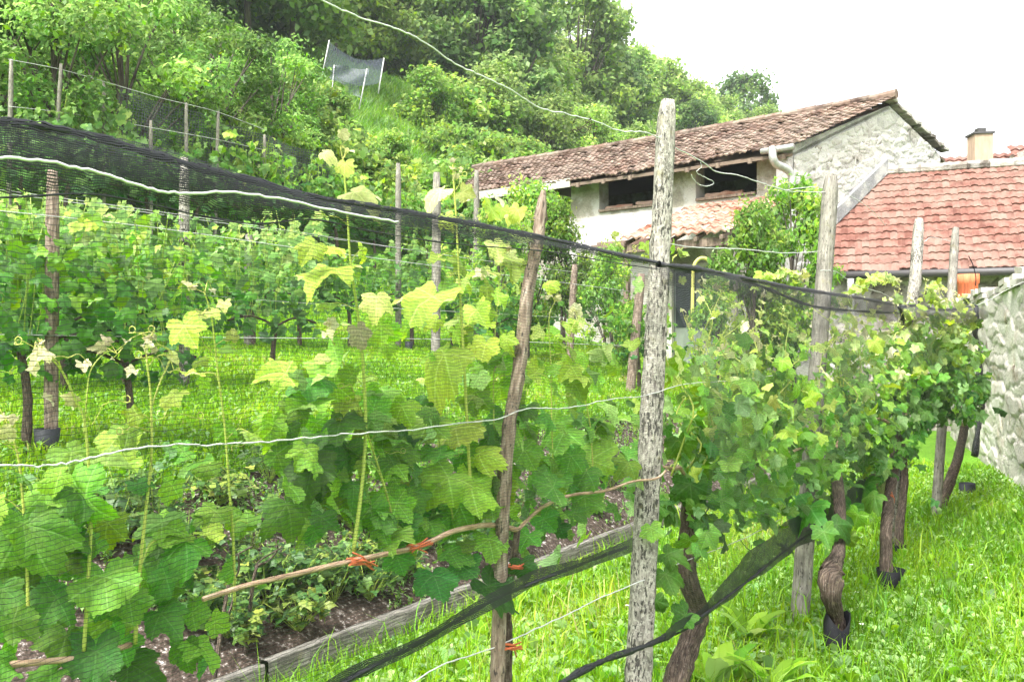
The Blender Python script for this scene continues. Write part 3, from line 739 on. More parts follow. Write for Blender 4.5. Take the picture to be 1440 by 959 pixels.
for k in range(55):
    rand_leaf(lm, LOD0, fp(random.uniform(-20, 330), random.gauss(800, 80), random.uniform(1.42, 1.56)), random.uniform(0.04, 0.085), random.gauss(0.36, 0.13))
HS[0] = 1.0
lm.build('leaves', 'vine_leaf', vA)

# --- vine B: trunk beside the bark stake, cane along the wire
vB = thing('grapevine', 'grapevine on the bark stake with a bare tied cane and tall shoots', 'grapevine', ds(1.43, s_of(714, 1.43), 0), G1)
pb = [ds(1.44, s_of(714, 1.44), -0.03), fp(714, 990, 1.43), fp(715, 900, 1.43), fp(714, 840, 1.43), fp(722, 790, 1.43), fp(728, 745, 1.43)]
mb = MB(); mb.tube(smooth_path(pb, 7), [0.0135 - 0.00012 * i for i in range(36)], 10, wob=0.1); mb.build('trunk', 'vine_bark', vB)
mb = MB(); mb.tube(smooth_path([fp(728, 745, 1.43), fp(690, 738, 1.42), fp(640, 746, 1.41), (fp(590, 768, 1.41)), fp(530, 781, 1.41), fp(470, 794, 1.41), fp(420, 806, 1.41), fp(350, 822, 1.41), fp(286, 842, 1.40)], 6), [0.0075 - 0.00005 * i for i in range(49)], 9, wob=0.06); mb.build('cane', 'cane_bark', vB)
mb = MB(); mb.tube(smooth_path([fp(728, 745, 1.43), fp(760, 715, 1.42), fp(800, 697, 1.41), fp(850, 690, 1.40), fp(890, 677, 1.38), fp(922, 673, 1.36), (fp(936, 662, 1.36))], 6), [0.006 - 0.00006 * i for i in range(37)], 9, wob=0.06); mb.build('cane', 'cane_bark', vB)
shoot_from(vB, [(497, 775), (508, 690), (514, 610), (511, 520), (503, 440), (493, 370), (488, 290), (482, 225)], 1.42, 0.0052, 0.4, 0.9, (0.085, 0.022), 0.12, skip=0.62)
shoot_from(vB, [(560, 770), (545, 700), (520, 620), (500, 560), (478, 500), (462, 470)], 1.45, 0.0034, 0.4, 0.95, (0.08, 0.04), 0.10, skip=0.3)
shoot_from(vB, [(665, 745), (660, 660), (655, 560), (650, 470), (645, 380), (641, 300), (637, 245)], 1.42, 0.0052, 0.45, 0.95, (0.085, 0.024), 0.12, skip=0.5)
shoot_from(vB, [(640, 745), (625, 660), (612, 590), (606, 540)], 1.46, 0.003, 0.3, 0.7, (0.09, 0.06), 0.09, skip=0.2)
shoot_from(vB, [(712, 740), (697, 640), (694, 520), (700, 420), (707, 355)], 1.47, 0.003, 0.35, 0.92, (0.09, 0.045), 0.09, skip=0.2)
shoot_from(vB, [(780, 705), (776, 600), (775, 520), (772, 450), (780, 425)], 1.44, 0.0028, 0.4, 0.95, (0.09, 0.04), 0.09, skip=0.25)
shoot_from(vB, [(835, 690), (830, 600), (815, 530), (800, 480), (812, 445)], 1.44, 0.0026, 0.35, 0.9, (0.09, 0.04), 0.09, skip=0.15)
shoot_from(vB, [(740, 735), (745, 660), (735, 590), (740, 520)], 1.48, 0.0026, 0.25, 0.7, (0.09, 0.05), 0.08, skip=0.1)
lm = MB()
for a in [(456, 380, 118, 52, .66, -75, 1.40), (436, 350, 56, 50, .72, 0, 1.41), (466, 346, 60, 26, .74, 40, 1.42), (600, 422, 112, 56, .80, -70, 1.40), (530, 425, 60, 34, .88, 30, 1.41), (528, 462, 64, 60, .50, -20, 1.42), (548, 470, 44, 46, .42, 30, 1.43),
          (392, 524, 70, 50, .62, -60, 1.44), (465, 520, 86, 56, .4, -60, 1.44), (440, 535, 76, 44, .2, -70, 1.45), (430, 570, 80, 40, .6, -50, 1.45), (615, 508, 92, 40, .62, -70, 1.42), (645, 503, 60, 34, .80, 60, 1.42), (680, 492, 56, 46, .82, 10, 1.41), (712, 480, 40, 36, .8, 20, 1.42),
          (672, 440, 64, 52, .66, -20, 1.45), (690, 410, 56, 44, .7, 30, 1.46), (720, 370, 60, 30, .84, 0, 1.46), (700, 350, 50, 26, .88, 20, 1.46), (655, 395, 40, 30, .6, 0, 1.46),
          (440, 664, 118, 92, .10, -30, 1.43), (492, 590, 86, 50, .26, 60, 1.43), (490, 640, 60, 60, .18, 20, 1.46), (560, 580, 70, 62, .5, 10, 1.45), (555, 640, 70, 50, .2, 0, 1.47), (612, 640, 62, 48, .35, 20, 1.42), (622, 680, 82, 74, .42, -10, 1.40), (672, 685, 90, 66, .47, 40, 1.41), (680, 640, 70, 60, .72, 30, 1.42), (585, 700, 70, 66, .3, 0, 1.44), (525, 722, 70, 62, .4, 45, 1.43), (560, 745, 80, 50, .22, 0, 1.45),
          (640, 720, 70, 66, .3, 0, 1.45), (712, 688, 58, 64, .48, 20, 1.42), (768, 682, 78, 56, .16, -50, 1.40), (740, 640, 66, 50, .3, 0, 1.45), (800, 650, 74, 52, .28, 30, 1.44), (790, 612, 80, 44, .33, -40, 1.43), (840, 640, 70, 48, .4, 60, 1.43), (850, 610, 56, 36, .5, 0, 1.44), (812, 545, 58, 46, .46, 30, 1.43), (800, 520, 46, 40, .72, 0, 1.44), (838, 590, 60, 40, .42, 0, 1.46), (880, 655, 52, 42, .4, 20, 1.42),
          (612, 818, 84, 76, .03, 10, 1.40), (655, 800, 60, 60, .05, 60, 1.42), (700, 832, 78, 52, .06, 20, 1.38), (735, 800, 46, 70, .08, 0, 1.39), (690, 765, 56, 48, .18, 0, 1.41), (640, 775, 60, 46, .16, 0, 1.43), (560, 790, 50, 50, .14, 20, 1.43), (600, 740, 60, 40, .25, 0, 1.46), (770, 735, 56, 48, .10, 30, 1.43), (785, 745, 44, 60, .06, 0, 1.44), (740, 760, 54, 50, .12, -20, 1.41), (830, 700, 54, 44, .18, 10, 1.43), (812, 725, 40, 40, .1, 10, 1.44),
          (650, 600, 90, 40, .78, 60, 1.43), (600, 600, 80, 44, .7, -30, 1.44), (700, 600, 60, 46, .3, 0, 1.47), (705, 550, 56, 60, .36, 0, 1.47), (665, 560, 70, 70, .42, 0, 1.48), (720, 520, 50, 60, .3, 0, 1.48), (650, 475, 50, 44, .5, 0, 1.48), (520, 560, 50, 60, .34, 0, 1.48), (400, 640, 70, 60, .3, 0, 1.48), (410, 720, 80, 60, .28, 0, 1.46), (450, 735, 60, 50, .2, 0, 1.48), (380, 600, 60, 40, .5, 0, 1.48),
          (505, 272, 60, 36, .90, 30, 1.36), (480, 190, 34, 44, .96, 10, 1.36), (462, 215, 30, 20, .92, 20, 1.36), (484, 236, 44, 26, .84, -20, 1.36), (612, 272, 56, 34, .92, -30, 1.36), (640, 248, 22, 20, .95, 0, 1.36), (655, 272, 30, 18, .86, 0, 1.36), (628, 310, 30, 20, .84, 0, 1.40), (690, 298, 46, 26, .8, 0, 1.38), (725, 300, 40, 24, .84, 0, 1.38)]:
    hero(lm, *a[:5], ang=a[5], d=a[6])
for k in range(170):
    rand_leaf(lm, LOD0, fp(random.uniform(380, 900), random.gauss(668, 56), random.uniform(1.42, 1.56)), random.uniform(0.035, 0.085), random.gauss(0.40, 0.15))
for k in range(95):
    q_ = random.uniform(0, 1); rand_leaf(lm, LOD0, fp(random.choice((470, 540, 655, 690, 780, 820, 860)) + random.gauss(0, 34), 600 - 250 * q_ ** 1.3 + (20 if q_ > .5 else 0), random.uniform(1.41, 1.54)), random.uniform(0.035, 0.085) * (1 - 0.3 * q_), 0.42 + 0.3 * q_ + random.gauss(0, 0.1))
lm.build('leaves', 'vine_leaf', vB)

# --- vines C..G, further along: random shoots from canes
def mass_vine(label, trunk_pts, trunk_r, s0, s1, cane_z, d0, top_z, n_shoot, n_fill, size, lo_z=0.72, dens_age=(0.24, 0.88), tm=LOD1, knob=None, extra=()):
    root = thing('grapevine', label, 'grapevine', trunk_pts[0], G1)
    tp = smooth_path(trunk_pts, 7)
    rr = [trunk_r * (1.15 - 0.35 * i / len(tp)) for i in range(len(tp))]
    if knob:
        for i in range(len(tp)):
            rr[i] *= 1 + 0.7 * math.exp(-((i / len(tp) - knob) / 0.1) ** 2)
    mb = MB(); mb.tube(tp, rr, 18, wob=0.10); mb.build('trunk', 'vine_bark', root)
    top = Vector(trunk_pts[-1])
    for q in (s0, s1):
        e = ds(d0, q, cane_z + random.uniform(-0.05, 0.05))
        mb = MB(); mb.tube(smooth_path([top, top.lerp(e, 0.35) + Vector((0, 0, 0.07)), top.lerp(e, 0.7) + Vector((0, 0, 0.03)), e], 6), [0.011 - 0.0003 * i for i in range(19)], 8, wob=0.08); mb.build('cane', 'cane_bark', root)
    for k in range(n_shoot):
        s = s0 + (s1 - s0) * (k + random.uniform(0.1, 0.9)) / n_shoot
        p = ds(d0 + random.gauss(0, 0.05), s, cane_z)
        h = (top_z - cane_z) * random.uniform(0.6, 1.04)
        pts = [p]
        for j in range(1, 7): pts.append(p + Vector((random.gauss(0, 0.03), random.gauss(0, 0.03), h * j / 6)) + TOCAM * random.uniform(-0.05, 0.05) * j / 3)
        grow_shoot(root, smooth_path(pts, 4), 0.0042, 0.22, 0.92, (size * 0.9, size * 0.35), 0.07, tm, 'vine_leaf', pet=0.06, tendrils=2)
    lm = MB()
    for k in range(int(n_fill * 1.65)):
        s = random.uniform(s0 - 0.05, s1 + 0.05); f = random.betavariate(1.5, 2.3)
        z = lo_z + (top_z - 0.12 - lo_z) * f
        d = d0 + random.gauss(-0.06, 0.15) * (1.2 - 0.55 * f)
        if random.random() < 0.93: d = max(d, d0 - 0.02 - 0.20 * math.sin(math.pi * min(max((z - 0.45) / (top_z - 0.4), 0), 1)))
        age = dens_age[0] + (dens_age[1] - dens_age[0]) * f ** 1.5 + random.gauss(0, 0.15)
        rand_leaf(lm, tm, ds(d, s, z), random.uniform(0.5, 1.1) * size, age, spread=0.65)
    for h_ in extra: hero(lm, *h_[:5], ang=h_[5], d=h_[6])
    lm.build('leaves', 'vine_leaf', root)
    return root
sC = s_of(955, 1.42)
mass_vine('grapevine with a leaning gnarled trunk just behind the tall speckled post', [ds(1.36, s_of(935, 1.36), -0.02), fp(950, 960, 1.37), fp(968, 905, 1.38), fp(982, 862, 1.40), fp(966, 800, 1.43), fp(972, 700, 1.43)], 0.043, sC - 0.1, s_of(1075, 1.42), 1.0, 1.44, 1.80, 9, 190, 0.080, 0.70, extra=[(938, 815, 62, 56, .2, 10, 1.36), (958, 868, 46, 40, .12, -20, 1.34), (916, 748, 50, 44, .3, 10, 1.37), (968, 765, 44, 50, .4, 10, 1.37), (990, 740, 56, 52, .15, 0, 1.38), (972, 690, 66, 60, .3, 20, 1.38), (1000, 640, 70, 60, .35, -20, 1.38), (960, 630, 60, 50, .42, 20, 1.39), (945, 780, 50, 40, .3, 60, 1.36), (925, 850, 36, 40, .1, 0, 1.36), (1010, 600, 64, 50, .5, 0, 1.38), (1000, 560, 60, 44, .55, 40, 1.38)])
vD_tr = [fp(1174, 945, 1.08), fp(1178, 880, 1.09), fp(1168, 835, 1.09), fp(1170, 800, 1.10), fp(1180, 768, 1.14), fp(1180, 700, 1.22), fp(1172, 640, 1.36)]
mass_vine('grapevine with a knobbly swollen trunk in a black plastic sleeve', vD_tr, 0.035, s_of(1060, 1.42), s_of(1195, 1.40), 0.92, 1.38, 1.84, 9, 260, 0.078, 0.50, knob=0.42, extra=[(1130, 722, 92, 66, .12, -30, 1.28), (1090, 690, 60, 50, .3, 0, 1.30), (1210, 690, 60, 50, .2, 0, 1.28), (1150, 668, 56, 50, .3, 20, 1.3), (1190, 720, 50, 40, .14, 0, 1.25), (1182, 742, 48, 44, .1, 10, 1.12), (1204, 728, 46, 40, .2, -20, 1.14), (1160, 752, 44, 40, .12, 20, 1.12), (1225, 700, 44, 40, .16, 0, 1.16), (1195, 760, 36, 34, .3, 0, 1.1)])
mass_vine('grapevine with a straight peeling trunk narrowing to a black cone on the lawn', [ds(1.11, s_of(1248, 1.11), 0.0), fp(1246, 790, 1.12), fp(1247, 740, 1.14), fp(1252, 690, 1.18), fp(1258, 650, 1.24), fp(1256, 600, 1.28)], 0.034, s_of(1180, 1.36), s_of(1262, 1.30), 1.0, 1.30, 1.92, 9, 250, 0.080, 0.64)
mass_vine('slender dark grapevine trunk close behind the peeling one', [ds(1.235, s_of(1264, 1.235), 0.0), fp(1265, 740, 1.24), fp(1270, 700, 1.25), fp(1272, 660, 1.27), fp(1266, 610, 1.28)], 0.028, s_of(1255, 1.30), s_of(1300, 1.24), 1.05, 1.28, 2.02, 8, 170, 0.088, 0.84)
mass_vine('grapevine with a thick slanting trunk before the white stone wall', [ds(1.27, s_of(1322, 1.27), 0.0), fp(1326, 700, 1.26), fp(1338, 670, 1.20), fp(1348, 640, 1.19), fp(1356, 600, 1.18)], 0.048, s_of(1296, 1.22), s_of(1362, 1.12), 1.05, 1.17, 2.06, 11, 280, 0.096, 0.84)

# --- young leaves peeping over the net
def sprig(px_pts, d, label, n=5, size=0.05, age=0.9):
    root = thing('vine_sprig', label, 'vine shoot', fp(*px_pts[0], d), 'vine shoot tips above the net')
    shoot_from(root, px_pts, d, 0.0022, age - 0.12, age, (size, size * 0.7), 0.05, LOD1, 'vine_leaf', name='stem', pet=0.03, tendrils=2)
sprig([(880, 372), (872, 350), (866, 338)], 1.46, 'small bright leaf tuft over the net just before the tall speckled post', size=0.06, age=0.75)
sprig([(1060, 412), (1072, 392), (1100, 384), (1130, 392)], 1.44, 'arching yellow shoot over the net before the leafy porch shrub', size=0.06, age=0.85)
sprig([(1190, 425), (1205, 405), (1225, 396), (1250, 392), (1262, 398)], 1.38, 'yellow curled shoot over the net under the red roof eave', size=0.08, age=0.85)
sprig([(1325, 440), (1318, 425), (1308, 408), (1320, 400)], 1.2, 'yellow shoot between the knotted post and the thin pale post', size=0.09, age=0.85)
sprig([(745, 350), (735, 325), (722, 305), (700, 296)], 1.42, 'pale shoot reaching over the net beside the split stake top', size=0.06, age=0.9)
sprig([(905, 372), (912, 350), (950, 352), (958, 362)], 1.50, 'bright leaf pair peeping from behind the tall speckled post', size=0.06, age=0.75)

# --- orange ties
def tie(px, py, d, label, nst=5, length=0.05, tilt=0.0):
    mb = MB(); c = fp(px, py, d)
    ax = Vector((UX, UY, 0))
    for k in range(nst):
        o = c + Vector((0, 0, random.uniform(-0.008, 0.008))) + TOCAM * 0.012
        q = [o - ax * length * random.uniform(0.4, 1.0) + Vector((0, 0, random.uniform(-0.012, 0.012) + tilt * 0.5)), o + TOCAM * 0.010 + rv(0.003), o + ax * length * random.uniform(0.5, 1.2) + Vector((0, 0, random.uniform(-0.022, 0.010) - tilt))]
        mb.tube(smooth_path(q, 5), 0.0022, 5, wob=0.1)
    ring = [c + TOCAM * 0.016 * math.cos(a) + Vector((0, 0, 1)) * 0.0 + ax * 0.02 * math.sin(a) for a in np.linspace(0, 2 * math.pi, 14)]
    mb.tube(ring, 0.0025, 5)
    tag(mb.build('vine_tie', 'orange_tie'), label, 'tie', 'orange willow ties')
tie(500, 786, 1.41, 'orange tie binding the bare cane under the tallest shoot', tilt=0.01)
tie(582, 768, 1.41, 'orange tie on the cane next to the split end bundle')
tie(722, 795, 1.41, 'orange tie round the stake at leaf height')
tie(712, 908, 1.40, 'bright orange tie low on the stake above the grass', 7, 0.055, 0.016)
tie(1252, 700, 1.16, 'orange tie on the peeling grapevine trunk', 4, 0.06, 0.05)

# --- black plastic guards
def cup(center, r0, r1, h, label, mat='black_plastic', tilt=(0, 0), group='black plastic guards at the vine feet', sleeve=False, name='trunk_guard'):
    mb = MB(); n = 18
    V = []
    prof = [(r0, 0), (r0 * 0.98 + r1 * 0.02, 0.02 * h), (r1, h), (r1 * 0.93, h), (r0 * 0.9, 0.04 * h)]
    for r, z in prof:
        row = []
        for i in range(n + 1):
            a = i * 2 * math.pi / n
            k = 1 + (0.16 * math.sin(3 * a + z * 9) if sleeve else 0.03 * math.sin(2 * a))
            row.append((r * k * math.cos(a) + tilt[0] * z, r * k * math.sin(a) + tilt[1] * z, z + (0.04 * math.sin(2 * a + 1) * (z > h * 0.5) if sleeve else 0)))
        V.append(row)
    mb.grid(np.array(V) + np.array(center))
    return tag(mb.build(name, mat), label, 'trunk guard', group)
c = ds(1.085, s_of(1176, 1.085), 0.0); cup((c.x, c.y, 0.0), 0.056, 0.060, 0.19, 'ragged black plastic sleeve round the knobbly trunk', sleeve=True)
c = ds(1.11, s_of(1247, 1.11), 0.0); cup((c.x, c.y, 0.0), 0.03, 0.085, 0.16, 'black cone-shaped guard at the foot of the peeling trunk', tilt=(0.15, 0))
c = ds(1.235, s_of(1264, 1.235), 0.0); cup((c.x, c.y, 0.0), 0.06, 0.05, 0.10, 'small black guard at the foot of the slender dark trunk')
c = ds(1.18, s_of(1360, 1.18), 0.0); cup((c.x, c.y, 0.0), 0.08, 0.08, 0.13, 'grey-black plastic pot standing by the slanting trunk near the wall', 'black_plastic_grey', name='plastic_pot')

# ------------------------------------------------------------------ kerb edging, bed plants
edge = MB()
g = np.random.default_rng(5)
s = 0.2
while s < 10.2:
    L = 2.4
    o = ds(3.0 + g.normal(0, 0.006), s, -0.1); hh = 0.255 + g.normal(0, 0.008)
    n_ = 24
    V = np.zeros((5, n_ + 1, 3))
    for j in range(n_ + 1):
        q = s + L * j / n_ * 0.992
        for i, (dd, zz) in enumerate(((3.0, -0.1), (3.0, hh - 0.1 - 0.008), (3.006, hh - 0.1), (3.05, hh - 0.1), (3.055, -0.1))):
            V[i, j] = ds(dd + g.normal(0, 0.0022), q, zz + g.normal(0, 0.002) * (i > 0))
    edge.grid(V, V @ np.array([[NX, 0, UX], [NY, 0, UY], [0, 1, 0]]))
    s += L
tag(edge.build('bed_edging', 'edging_wood'), 'long weathered grey edging board holding back the soil bed behind the vines', 'edging')

def bed_plant(seed, nleaf, h, spread, ages):
    random.seed(seed)
    st, lm = MB(), MB()
    for k in range(nleaf // 5):
        a = random.uniform(0, 6.28); r = spread * math.sqrt(random.random())
        tipp = Vector((r * math.cos(a), r * math.sin(a), h * random.uniform(0.5, 1.0)))
        path = smooth_path([Vector((0, 0, -0.02)), tipp * 0.5 + rv(0.01), tipp], 3)
        st.tube(path, 0.0022, 5, age=random.uniform(0.1, 0.6), cap=False)
        for j in range(5):
            p = tipp * random.uniform(0.5, 1.05) + rv(0.02)
            add_leaf(lm, LOD2, p, nrmz(Vector((math.cos(a), math.sin(a), -0.2)) + rv(0.5)), nrmz(UP + rv(0.45)), random.uniform(0.022, 0.05), random.choice(ages) + random.gauss(0, 0.08))
    return st, lm
bed_sets = [(150, 0.22, 0.2, (0.1, 0.3, 0.5)), (120, 0.16, 0.17, (0.3, 0.6, 0.95)), (90, 0.28, 0.14, (0.15, 0.4, 0.4))]
BP = 'low plants in the soil bed behind the vines'
bed_spots = []
random.seed(11)
for px, py, d in [(300, 790, 3.5), (340, 850, 3.25), (380, 830, 3.35), (420, 870, 3.22), (440, 800, 3.5), (470, 850, 3.3), (500, 810, 3.45), (350, 770, 3.7), (400, 760, 3.8), (520, 840, 3.25), (560, 815, 3.3), (590, 790, 3.5), (460, 740, 3.9), (540, 750, 3.7), (620, 760, 3.5), (670, 745, 3.5), (780, 720, 3.4), (830, 710, 3.35), (860, 690, 3.5), (960, 690, 3.4), (1000, 670, 3.5), (1060, 660, 3.4), (260, 800, 3.7), (220, 760, 3.9), (310, 720, 4.1), (380, 700, 4.2), (150, 800, 3.9), (100, 780, 4.1), (320, 900, 3.3), (270, 900, 3.4), (360, 800, 3.5), (410, 830, 3.4), (455, 825, 3.4), (535, 800, 3.45), (640, 790, 3.3), (700, 760, 3.3), (730, 730, 3.5), (200, 850, 3.6), (240, 830, 3.6), (500, 770, 3.7), (580, 755, 3.7), (900, 690, 3.35), (180, 780, 4.0)]:
    bed_spots.append((d, s_of(px, d)))
protos = []
kind_txt = ['dark leafy', 'yellow-speckled', 'taller sparse']
mat_by = ['bed_leaf'] * 3
order = ['first', 'second', 'third', 'fourth', 'fifth', 'sixth', 'seventh', 'eighth', 'ninth', 'tenth', 'eleventh', 'twelfth', 'thirteenth', 'fourteenth', 'fifteenth', 'sixteenth', 'seventeenth', 'eighteenth', 'nineteenth', 'twentieth', 'twenty-first', 'twenty-second', 'twenty-third']
bed_spots.sort(key=lambda q: q[1])
cnt = [0, 0, 0]
for i, (d, s) in enumerate(bed_spots):
    k = i % 3
    loc = ds(d, s, zg(d) + 0.01)
    lab = f'{kind_txt[k]} low plant in the soil bed, {order[cnt[k]]} of its kind toward the barn'
    cnt[k] += 1
    if len(protos) < 3:
        st, lm = bed_plant(100 + k, *bed_sets[k])
        r = thing('bed_plant', lab, 'plant', loc, BP)
        off = np.array(loc)
        st.v = [q + off for q in st.v]; lm.v = [q + off for q in lm.v]
        st.build('stem', 'stem', r); lm.build('foliage', 'bed_leaf', r); protos.append(r)
    else:
        dup(protos[k], loc, random.uniform(0, 6.28), random.uniform(0.8, 1.25), lab)
# woody twigs growing in the bed
for i, (pts, lab) in enumerate([([(300, 965, 3.1), (312, 880, 3.1), (322, 820, 3.1), (330, 790, 3.1)], 'thin brown twig standing in the bare soil in front of the cane end'), ([(345, 920, 3.2), (352, 850, 3.2), (360, 800, 3.2), (372, 792, 3.2)], 'forked dark twig standing in the soil bed behind the bare cane')]):
    mb = MB(); P = [fp(*p) for p in pts]; mb.tube(smooth_path(P, 6), [0.011 - 0.0003 * j for j in range(19)], 7, wob=0.1)
    for k in range(3):
        q = P[1 + k % 3]; mb.tube(smooth_path([q, q + Vector((0.03, 0, 0.05)) + rv(0.02), q + Vector((0.05, 0.0, 0.12)) + rv(0.04)], 4), 0.004, 5)
    tag(mb.build('woody_twig', 'vine_bark'), lab, 'twig', 'bare twigs in the soil bed')

# ------------------------------------------------------------------ lawn: grass and weeds
def blades(n, dlo, dhi, slo, shi, hlo, hhi, wdt, pw, cut=None, agemu=0.5):
    D = rng.uniform(dlo, dhi, n * 6); S = rng.uniform(slo, shi, n * 6)
    X = D * NX + S * UX; Y = D * NY + S * UY
    ok = (Y > 1.5) & (np.abs(X / np.maximum(Y, .1)) < 0.80)
    ok &= rng.random(len(D)) < np.clip((2.2 / np.maximum(Y, .1)) ** pw, 0, 1)
    if cut is not None: ok &= cut(D, S)
    D, S, X, Y = D[ok][:n], S[ok][:n], X[ok][:n], Y[ok][:n]
    Z = np.interp(D, _TD, _TZ)
    m = len(D); a = rng.uniform(0, 2 * math.pi, m); h = rng.uniform(hlo, hhi, m) * rng.uniform(0.6, 1.2, m)
    wd = wdt * rng.uniform(0.6, 1.3, m) * np.maximum(1, Y / 4.0) ** 0.8
    lean = rng.uniform(0.15, 0.9, m) * h; b = rng.uniform(0, 2 * math.pi, m)
    dx, dy = np.cos(a) * wd / 2, np.sin(a) * wd / 2; lx, ly = np.cos(b) * lean, np.sin(b) * lean
    V = np.zeros((m, 5, 3))
    V[:, 0] = np.stack([X - dx, Y - dy, Z - 0.01], -1); V[:, 1] = np.stack([X + dx, Y + dy, Z - 0.01], -1)
    V[:, 2] = np.stack([X - dx * .8 + lx * .3, Y - dy * .8 + ly * .3, Z + h * .6], -1); V[:, 3] = np.stack([X + dx * .8 + lx * .3, Y + dy * .8 + ly * .3, Z + h * .6], -1)
    V[:, 4] = np.stack([X + lx, Y + ly, Z + h * rng.uniform(0.75, 1.05, m)], -1)
    base = np.arange(m)[:, None] * 5
    q = base + np.array([[0, 1, 3, 2]]); t = base + np.array([[2, 3, 4]])
    patch = 0.48 + 0.24 * np.sin(X * 1.9 + 1) * np.cos(Y * 1.3) + 0.16 * np.sin(X * 5.3 - Y * 4.1 + np.sin(Y * 3))
    age = np.clip(agemu - 0.5 + patch + rng.normal(0, 0.16, m), 0, 1)
    return V.reshape(-1, 3), t, q, np.repeat(rng.random(m), 5), np.repeat(age, 5)
def rosettes(n_plants, dlo, dhi, slo, shi, pw, size, leaves, tall=0.5, cut=None, agemu=0.5):
    D = rng.uniform(dlo, dhi, n_plants * 8); S = rng.uniform(slo, shi, n_plants * 8)
    X = D * NX + S * UX; Y = D * NY + S * UY
    ok = (Y > 1.5) & (np.abs(X / np.maximum(Y, .1)) < 0.78) & (rng.random(len(D)) < np.clip((2.4 / np.maximum(Y, .1)) ** pw, 0, 1))
    if cut is not None: ok &= cut(D, S)
    D, X, Y = D[ok][:n_plants], X[ok][:n_plants], Y[ok][:n_plants]
    m = len(D) * leaves
    D, X, Y = np.repeat(D, leaves), np.repeat(X, leaves), np.repeat(Y, leaves)
    Z = np.interp(D, _TD, _TZ)
    a = rng.uniform(0, 2 * math.pi, m); L = rng.uniform(*size, m); el = rng.uniform(0.15, 1.2, m) * tall * 2
    W = L * rng.uniform(0.28, 0.5, m)
    c, s_ = np.cos(a), np.sin(a); ce, se = np.cos(el), np.sin(el)
    px, py = -s_, c
    z0 = Z + rng.uniform(0.0, 0.05, m)
    V = np.zeros((m, 6, 3))
    def P(f, wv, dz): return np.stack([X + c * ce * L * f + px * wv, Y + s_ * ce * L * f + py * wv, z0 + se * L * f - 0.35 * L * f * f + dz], -1)
    V[:, 0] = P(0.0, 0 * W, 0); V[:, 1] = P(0.55, W / 2, 0.12 * W); V[:, 2] = P(0.5, 0 * W, 0); V[:, 3] = P(0.55, -W / 2, 0.12 * W); V[:, 4] = P(1.0, 0 * W, 0); V[:, 5] = P(0.25, W * 0.3, 0.05 * W)
    base = np.arange(m)[:, None] * 6
    q = np.concatenate([base + np.array([[0, 5, 1, 2]]), ]); t = np.concatenate([base + np.array([[0, 2, 3]]), base + np.array([[2, 1, 4]]), base + np.array([[2, 4, 3]])])
    return V.reshape(-1, 3), t, q, np.repeat(rng.random(m), 6), np.repeat(np.clip(agemu + rng.normal(0, 0.22, m), 0, 1), 6)
mb = MB()
v, t, q, r, a = blades(150000, -6.5, 2.98, 0.8, 12.5, 0.05, 0.12, 0.006, 1.25); mb.add(v, t, q, rnd=r, age=a)
v, t, q, r, a = blades(16000, -4.5, 2.95, 1.0, 9, 0.12, 0.26, 0.006, 1.0); mb.add(v, t, q, rnd=r, age=a)
v, t, q, r, a = blades(120000, 4.3, 12.5, 0.0, 17, 0.05, 0.11, 0.007, 0.9); mb.add(v, t, q, rnd=r, age=a)
stuff(mb.build('lawn_grass', 'grass_blade'), 'bright green mown grass covering the lawn on both sides of the vines', 'grass')
mb = MB()
v, t, q, r, a = rosettes(12000, -6, 2.95, 1.0, 12, 1.2, (0.03, 0.08), 7, agemu=0.58); mb.add(v, t, q, rnd=r, age=a)
v, t, q, r, a = rosettes(420, -3.5, 2.8, 1.6, 9, 1.0, (0.08, 0.14), 9, tall=0.8, agemu=0.5); mb.add(v, t, q, rnd=r, age=a)
v, t, q, r, a = rosettes(3500, 3.9, 8.0, 0.0, 12, 0.8, (0.03, 0.08), 6, agemu=0.45); mb.add(v, t, q, rnd=r, age=a)
v, t, q, r, a = rosettes(3500, 3.12, 4.5, -0.5, 10, 0.6, (0.02, 0.05), 6, tall=0.8, agemu=0.4, cut=lambda D, S: (np.sin(S * 2.1) + np.sin(D * 4 + S * 5.3) + (D - 3.45) * 3.0 > 0.1)); mb.add(v, t, q, rnd=r, age=a)
stuff(mb.build('lawn_weeds', 'weed_leaf'), 'low clover and broad-leaved weeds mixed through the lawn', 'weeds')
mb = MB()
v, t, q, r, a = blades(60000, 15.8, 32, 16, 46, 0.25, 0.7, 0.010, 0.30, cut=lambda D, S: (lambda px: (px > 400) & (px < 720))(CX + F * (D * NX + S * UX) / np.maximum(D * NY + S * UY, 1))); mb.add(v, t, q, rnd=r, age=a)
v, t, q, r, a = rosettes(5000, 15.8, 31, 16, 46, 0.25, (0.2, 0.5), 6, tall=0.8, cut=lambda D, S: (lambda px: (px > 400) & (px < 720))(CX + F * (D * NX + S * UX) / np.maximum(D * NY + S * UY, 1))); mb.add(v, t, q, rnd=r, age=a)
stuff(mb.build('meadow_grass', 'weed_leaf'), 'long rough grass and weeds on the steep hillside clearing', 'grass')
mb = MB()
for k in range(60):
    d, s = random.uniform(-3.5, 2.5), random.uniform(2.5, 9)
    c = ds(d, s, random.uniform(0.05, 0.10))
    n = 8
    V = [c] + [c + Vector((math.cos(i * 6.283 / n), math.sin(i * 6.283 / n), 0.25)) * random.uniform(0.010, 0.015) for i in range(n)]
    mb.add(V, tris=[(0, 1 + i, 1 + (i + 1) % n) for i in range(n)])
stuff(mb.build('daisy_petals', 'petal'), 'tiny white daisies dotted sparsely over the lawn', 'flowers')
